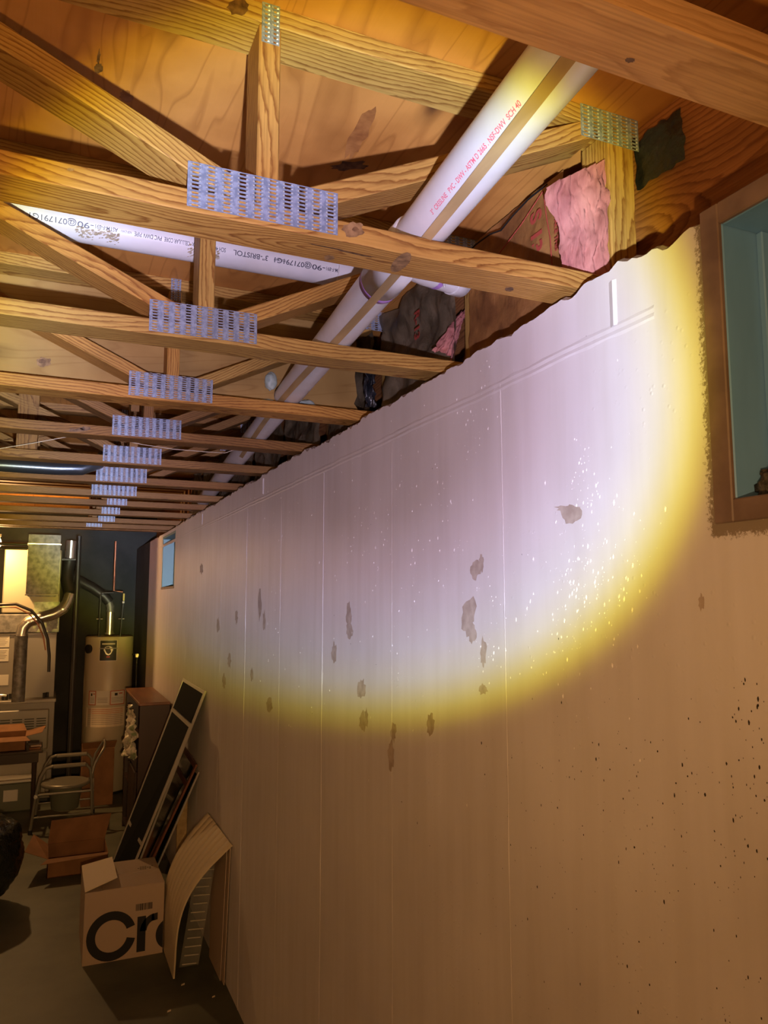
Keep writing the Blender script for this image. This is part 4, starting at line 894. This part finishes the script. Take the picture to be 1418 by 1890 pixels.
# open brown box on the floor
ob = thing('open_carton', (.28, 6.25, ZF), 'open brown carton on the floor, tall back flap raised', 'box')
x0, x1, y0, y1, zt = .075, .475, 6.06, 6.42, -1.80
for nm, lo, hi in (('box_side',(x0,y0,ZF),(x1,y0+.004,zt)),('box_side',(x0,y1-.004,ZF),(x1,y1,zt)),('box_side',(x0,y0,ZF),(x0+.004,y1,zt)),('box_side',(x1-.004,y0,ZF),(x1,y1,zt))):
    m = MB(); m.box(lo, hi); m.build(nm, 'card', ob)
m = MB(); m.box((x0,y0,ZF+.001),(x1,y1,ZF+.005)); m.build('box_bottom', 'card', ob)
MB().slab([(x0,y0,zt), (x1,y0,zt), (x1-.01,y0-.09,zt+.012), (x0-.045,y0-.09,zt-.004)], .003).build('front_flap', 'card', ob)
MB().slab([(x0-.0,y1,zt), (x1,y1,zt), (x1+.045,y1+.05,zt+.165), (x0+.02,y1+.05,zt+.155)], .003).build('back_flap', 'card', ob)
MB().slab([(x0,y0,zt), (x0,y1,zt), (x0-.10,y1-.01,zt+.085), (x0-.15,y0+.02,zt+.06)], .003).build('side_flap', 'card', ob)
# commode chair
ch = thing('commode_chair', (.2, 7.45, ZF), 'grey tubular frame chair with padded arms and a round closed seat', 'chair')
for y, nm in ((7.22, 0), (7.70, 1)):
    dx = .03 if nm else 0
    MB().tube([(-.055+dx,y,ZF+.02),(-.02+dx,y,-1.60),(.005+dx,y,-1.48),(.045+dx,y,-1.41),(.10+dx,y,-1.392)], .0125, 10).build('front_leg', 'chair', ch)
    MB().bbox((.095+dx,y-.022,-1.412), (.36+dx,y+.022,-1.382), .008).build('armrest', 'chair', ch)
    MB().tube([(.36+dx,y,-1.40),(.395+dx,y,-1.44),(.41+dx,y,-1.56),(.425+dx,y,ZF+.02)], .0125, 10).build('rear_leg', 'chair', ch)
    for x in (-.055, .425): MB().tube([(x+dx,y,ZF),(x+dx,y,ZF+.035)], .018, 12).build('rubber_foot', 'black', ch)
    MB().tube([(-.03+dx,y,-1.62),(.41+dx,y,-1.62)], .010, 8).build('side_rail', 'chair', ch)
    MB().tube([(-.04+dx,y,-1.80),(.42+dx,y,-1.80)], .008, 8).build('stretcher', 'chair', ch)
MB().tube([(.405,7.22,-1.50),(.43,7.23,-1.40),(.50,7.25,-1.28),(.52,7.45,-1.27),(.53,7.68,-1.28),(.46,7.70,-1.40),(.435,7.70,-1.50)], .011, 10).build('back_frame', 'chair', ch)
for x in (-.02, .42): MB().tube([(x,7.22,-1.62),(x+.03,7.70,-1.62)], .010, 8).build('cross_rail', 'chair', ch)
m = MB(); m.tube([(.21,7.46,-1.605),(.21,7.46,-1.60),(.21,7.46,-1.58),(.21,7.46,-1.572)], [.19,.2,.2,.185], 36); m.build('seat', 'chair', ch)
MB().tube([(.21,7.46,-1.80),(.21,7.46,-1.612)], [.11,.14], 24).build('pail', 'tote', ch)
for y in (7.22, 7.70): MB().tube([(-.025+.03*(y > 7.5),y-.018,-1.63),(-.025+.03*(y > 7.5),y+.018,-1.63)], .016, 8).build('bolt', 'chrome', ch)
# dark table with open carton
tb = thing('side_table', (-.25, 7.75, ZF), 'small dark wooden table at the left edge carrying an open carton', 'table')
MB().bbox((-.72,7.55,-1.335), (.01,7.98,-1.312), .004).build('tabletop', 'tabledark', tb); MB().bbox((-.69,7.58,-1.42), (-.02,7.95,-1.336), .003).build('apron', 'tabledark', tb)
for x in (-.68, -.05):
    for y in (7.59, 7.92): MB().tube([(x,y,ZF),(x,y,-1.42)], [.013,.022], 10).build('leg', 'tabledark', tb)
cb = thing('open_carton', (-.27, 7.75, -1.31), 'open brown carton on the dark table with flaps spread', 'box')
x0, x1, y0, y1, z0, zt = -.52, -.13, 7.60, 7.92, -1.311, -1.19
for lo, hi in (((x0,y0,z0),(x1,y0+.004,zt)),((x0,y1-.004,z0),(x1,y1,zt)),((x0,y0,z0),(x0+.004,y1,zt)),((x1-.004,y0,z0),(x1,y1,zt))):
    m = MB(); m.box(lo, hi); m.build('box_side', 'card', cb)
m = MB(); m.box((x0,y0,z0),(x1,y1,z0+.004)); m.build('box_bottom', 'card', cb)
MB().slab([(x0,y0,zt), (x1,y0,zt), (x1+.04,y0-.12,zt-.02), (x0,y0-.12,zt-.02)], .003).build('front_flap', 'card', cb)
MB().slab([(x1,y0,zt), (x1,y1,zt), (x1+.16,y1-.02,zt+.04), (x1+.13,y0+.05,zt+.02)], .003).build('side_flap', 'card', cb)
MB().slab([(x0,y1,zt), (x1,y1,zt), (x1-.03,y1+.10,zt+.05), (x0,y1+.10,zt+.05)], .003).build('back_flap', 'card', cb)
for k, (a, b, c, ml) in enumerate(((-.10,7.60,0,'card'),(-.09,7.62,.02,'whitebox'),(-.11,7.66,.035,'mahog'))):
    tag(MB().bbox((a,b,-1.311+c), (a+.09,b+.13,-1.311+c+.015), .002).build('book', ml), ['brown book lying at the table corner, bottom of the small pile', 'pale book in the middle of the small pile on the table', 'dark book on top of the small pile on the table'][k], 'book', 'books on the dark table')
# tote under the table, big carton behind the chair, bin bag
tt = thing('storage_tote', (-.3, 8.12, ZF), 'grey-green storage tote with a pale label under the dark table', 'container')
MB().bbox((-.62,8.02,ZF), (-.06,8.22,ZF+.26), .012).build('tub', 'tote', tt); MB().bbox((-.64,8.00,ZF+.26), (-.04,8.24,ZF+.29), .006).build('lid', 'alu', tt)
MB().box((-.30,8.014,ZF+.10),(-.18,8.0195,ZF+.20)).build('label', 'paper', tt)
bg = thing('tall_carton', (.56, 8.05, ZF), 'tall brown carton behind the frame chair in front of the water heater', 'box')
MB().bbox((.36,7.95,ZF), (.645,8.25,-1.40), .003).build('box_body', 'card', bg); MB().slab([(.36,7.95,-1.399),(.645,7.95,-1.399),(.66,7.90,-1.33),(.35,7.90,-1.335)], .003).build('front_flap', 'card', bg)
m = MB(); c = Vector((-.42, 5.72, -1.62))
def bagf(u, v):
    a, b = 6.283*u, math.pi*v; p = Vector((math.cos(a)*math.sin(b), math.sin(a)*math.sin(b), math.cos(b)))
    s = Vector((.34,.32,.31)); q = Vector((p.x*s.x, p.y*s.y, p.z*s.z)); k = 1+.10*fbm(p*1.3+Vector((3,3,3)), 1.5, 3)+.035*abs(fbm(p*5, 1.6, 3))
    if p.z > .6: q.x *= 1-.6*(p.z-.6); q.y *= 1-.6*(p.z-.6)
    r_ = c+q*k; r_.z = max(r_.z, ZF+.004); return r_
m.grid(bagf, 70, 50); tag(m.build('bin_bag', 'bag'), 'shiny black bin bag slumped on the floor at the left edge', 'bag')
for k, (x, y, s) in enumerate(((.60,3.93,.012),(.70,4.16,.012),(.82,3.98,.010))):
    m = MB(); m.slab([(x,y,ZF+.001),(x+s*1.5,y+s*.5,ZF+.001),(x+s*1.6,y+s,ZF+.005),(x+s*.2,y+s*.8,ZF+.003)], .002)
    tag(m.build('paper_scrap', 'creambox'), ['tiny pale paper scrap on the dark floor, farthest left of three', 'tiny pale scrap on the floor right below the ribbed sheet', 'tiny pale scrap on the floor nearest the wall'][k], 'scrap', 'paper scraps on the floor')
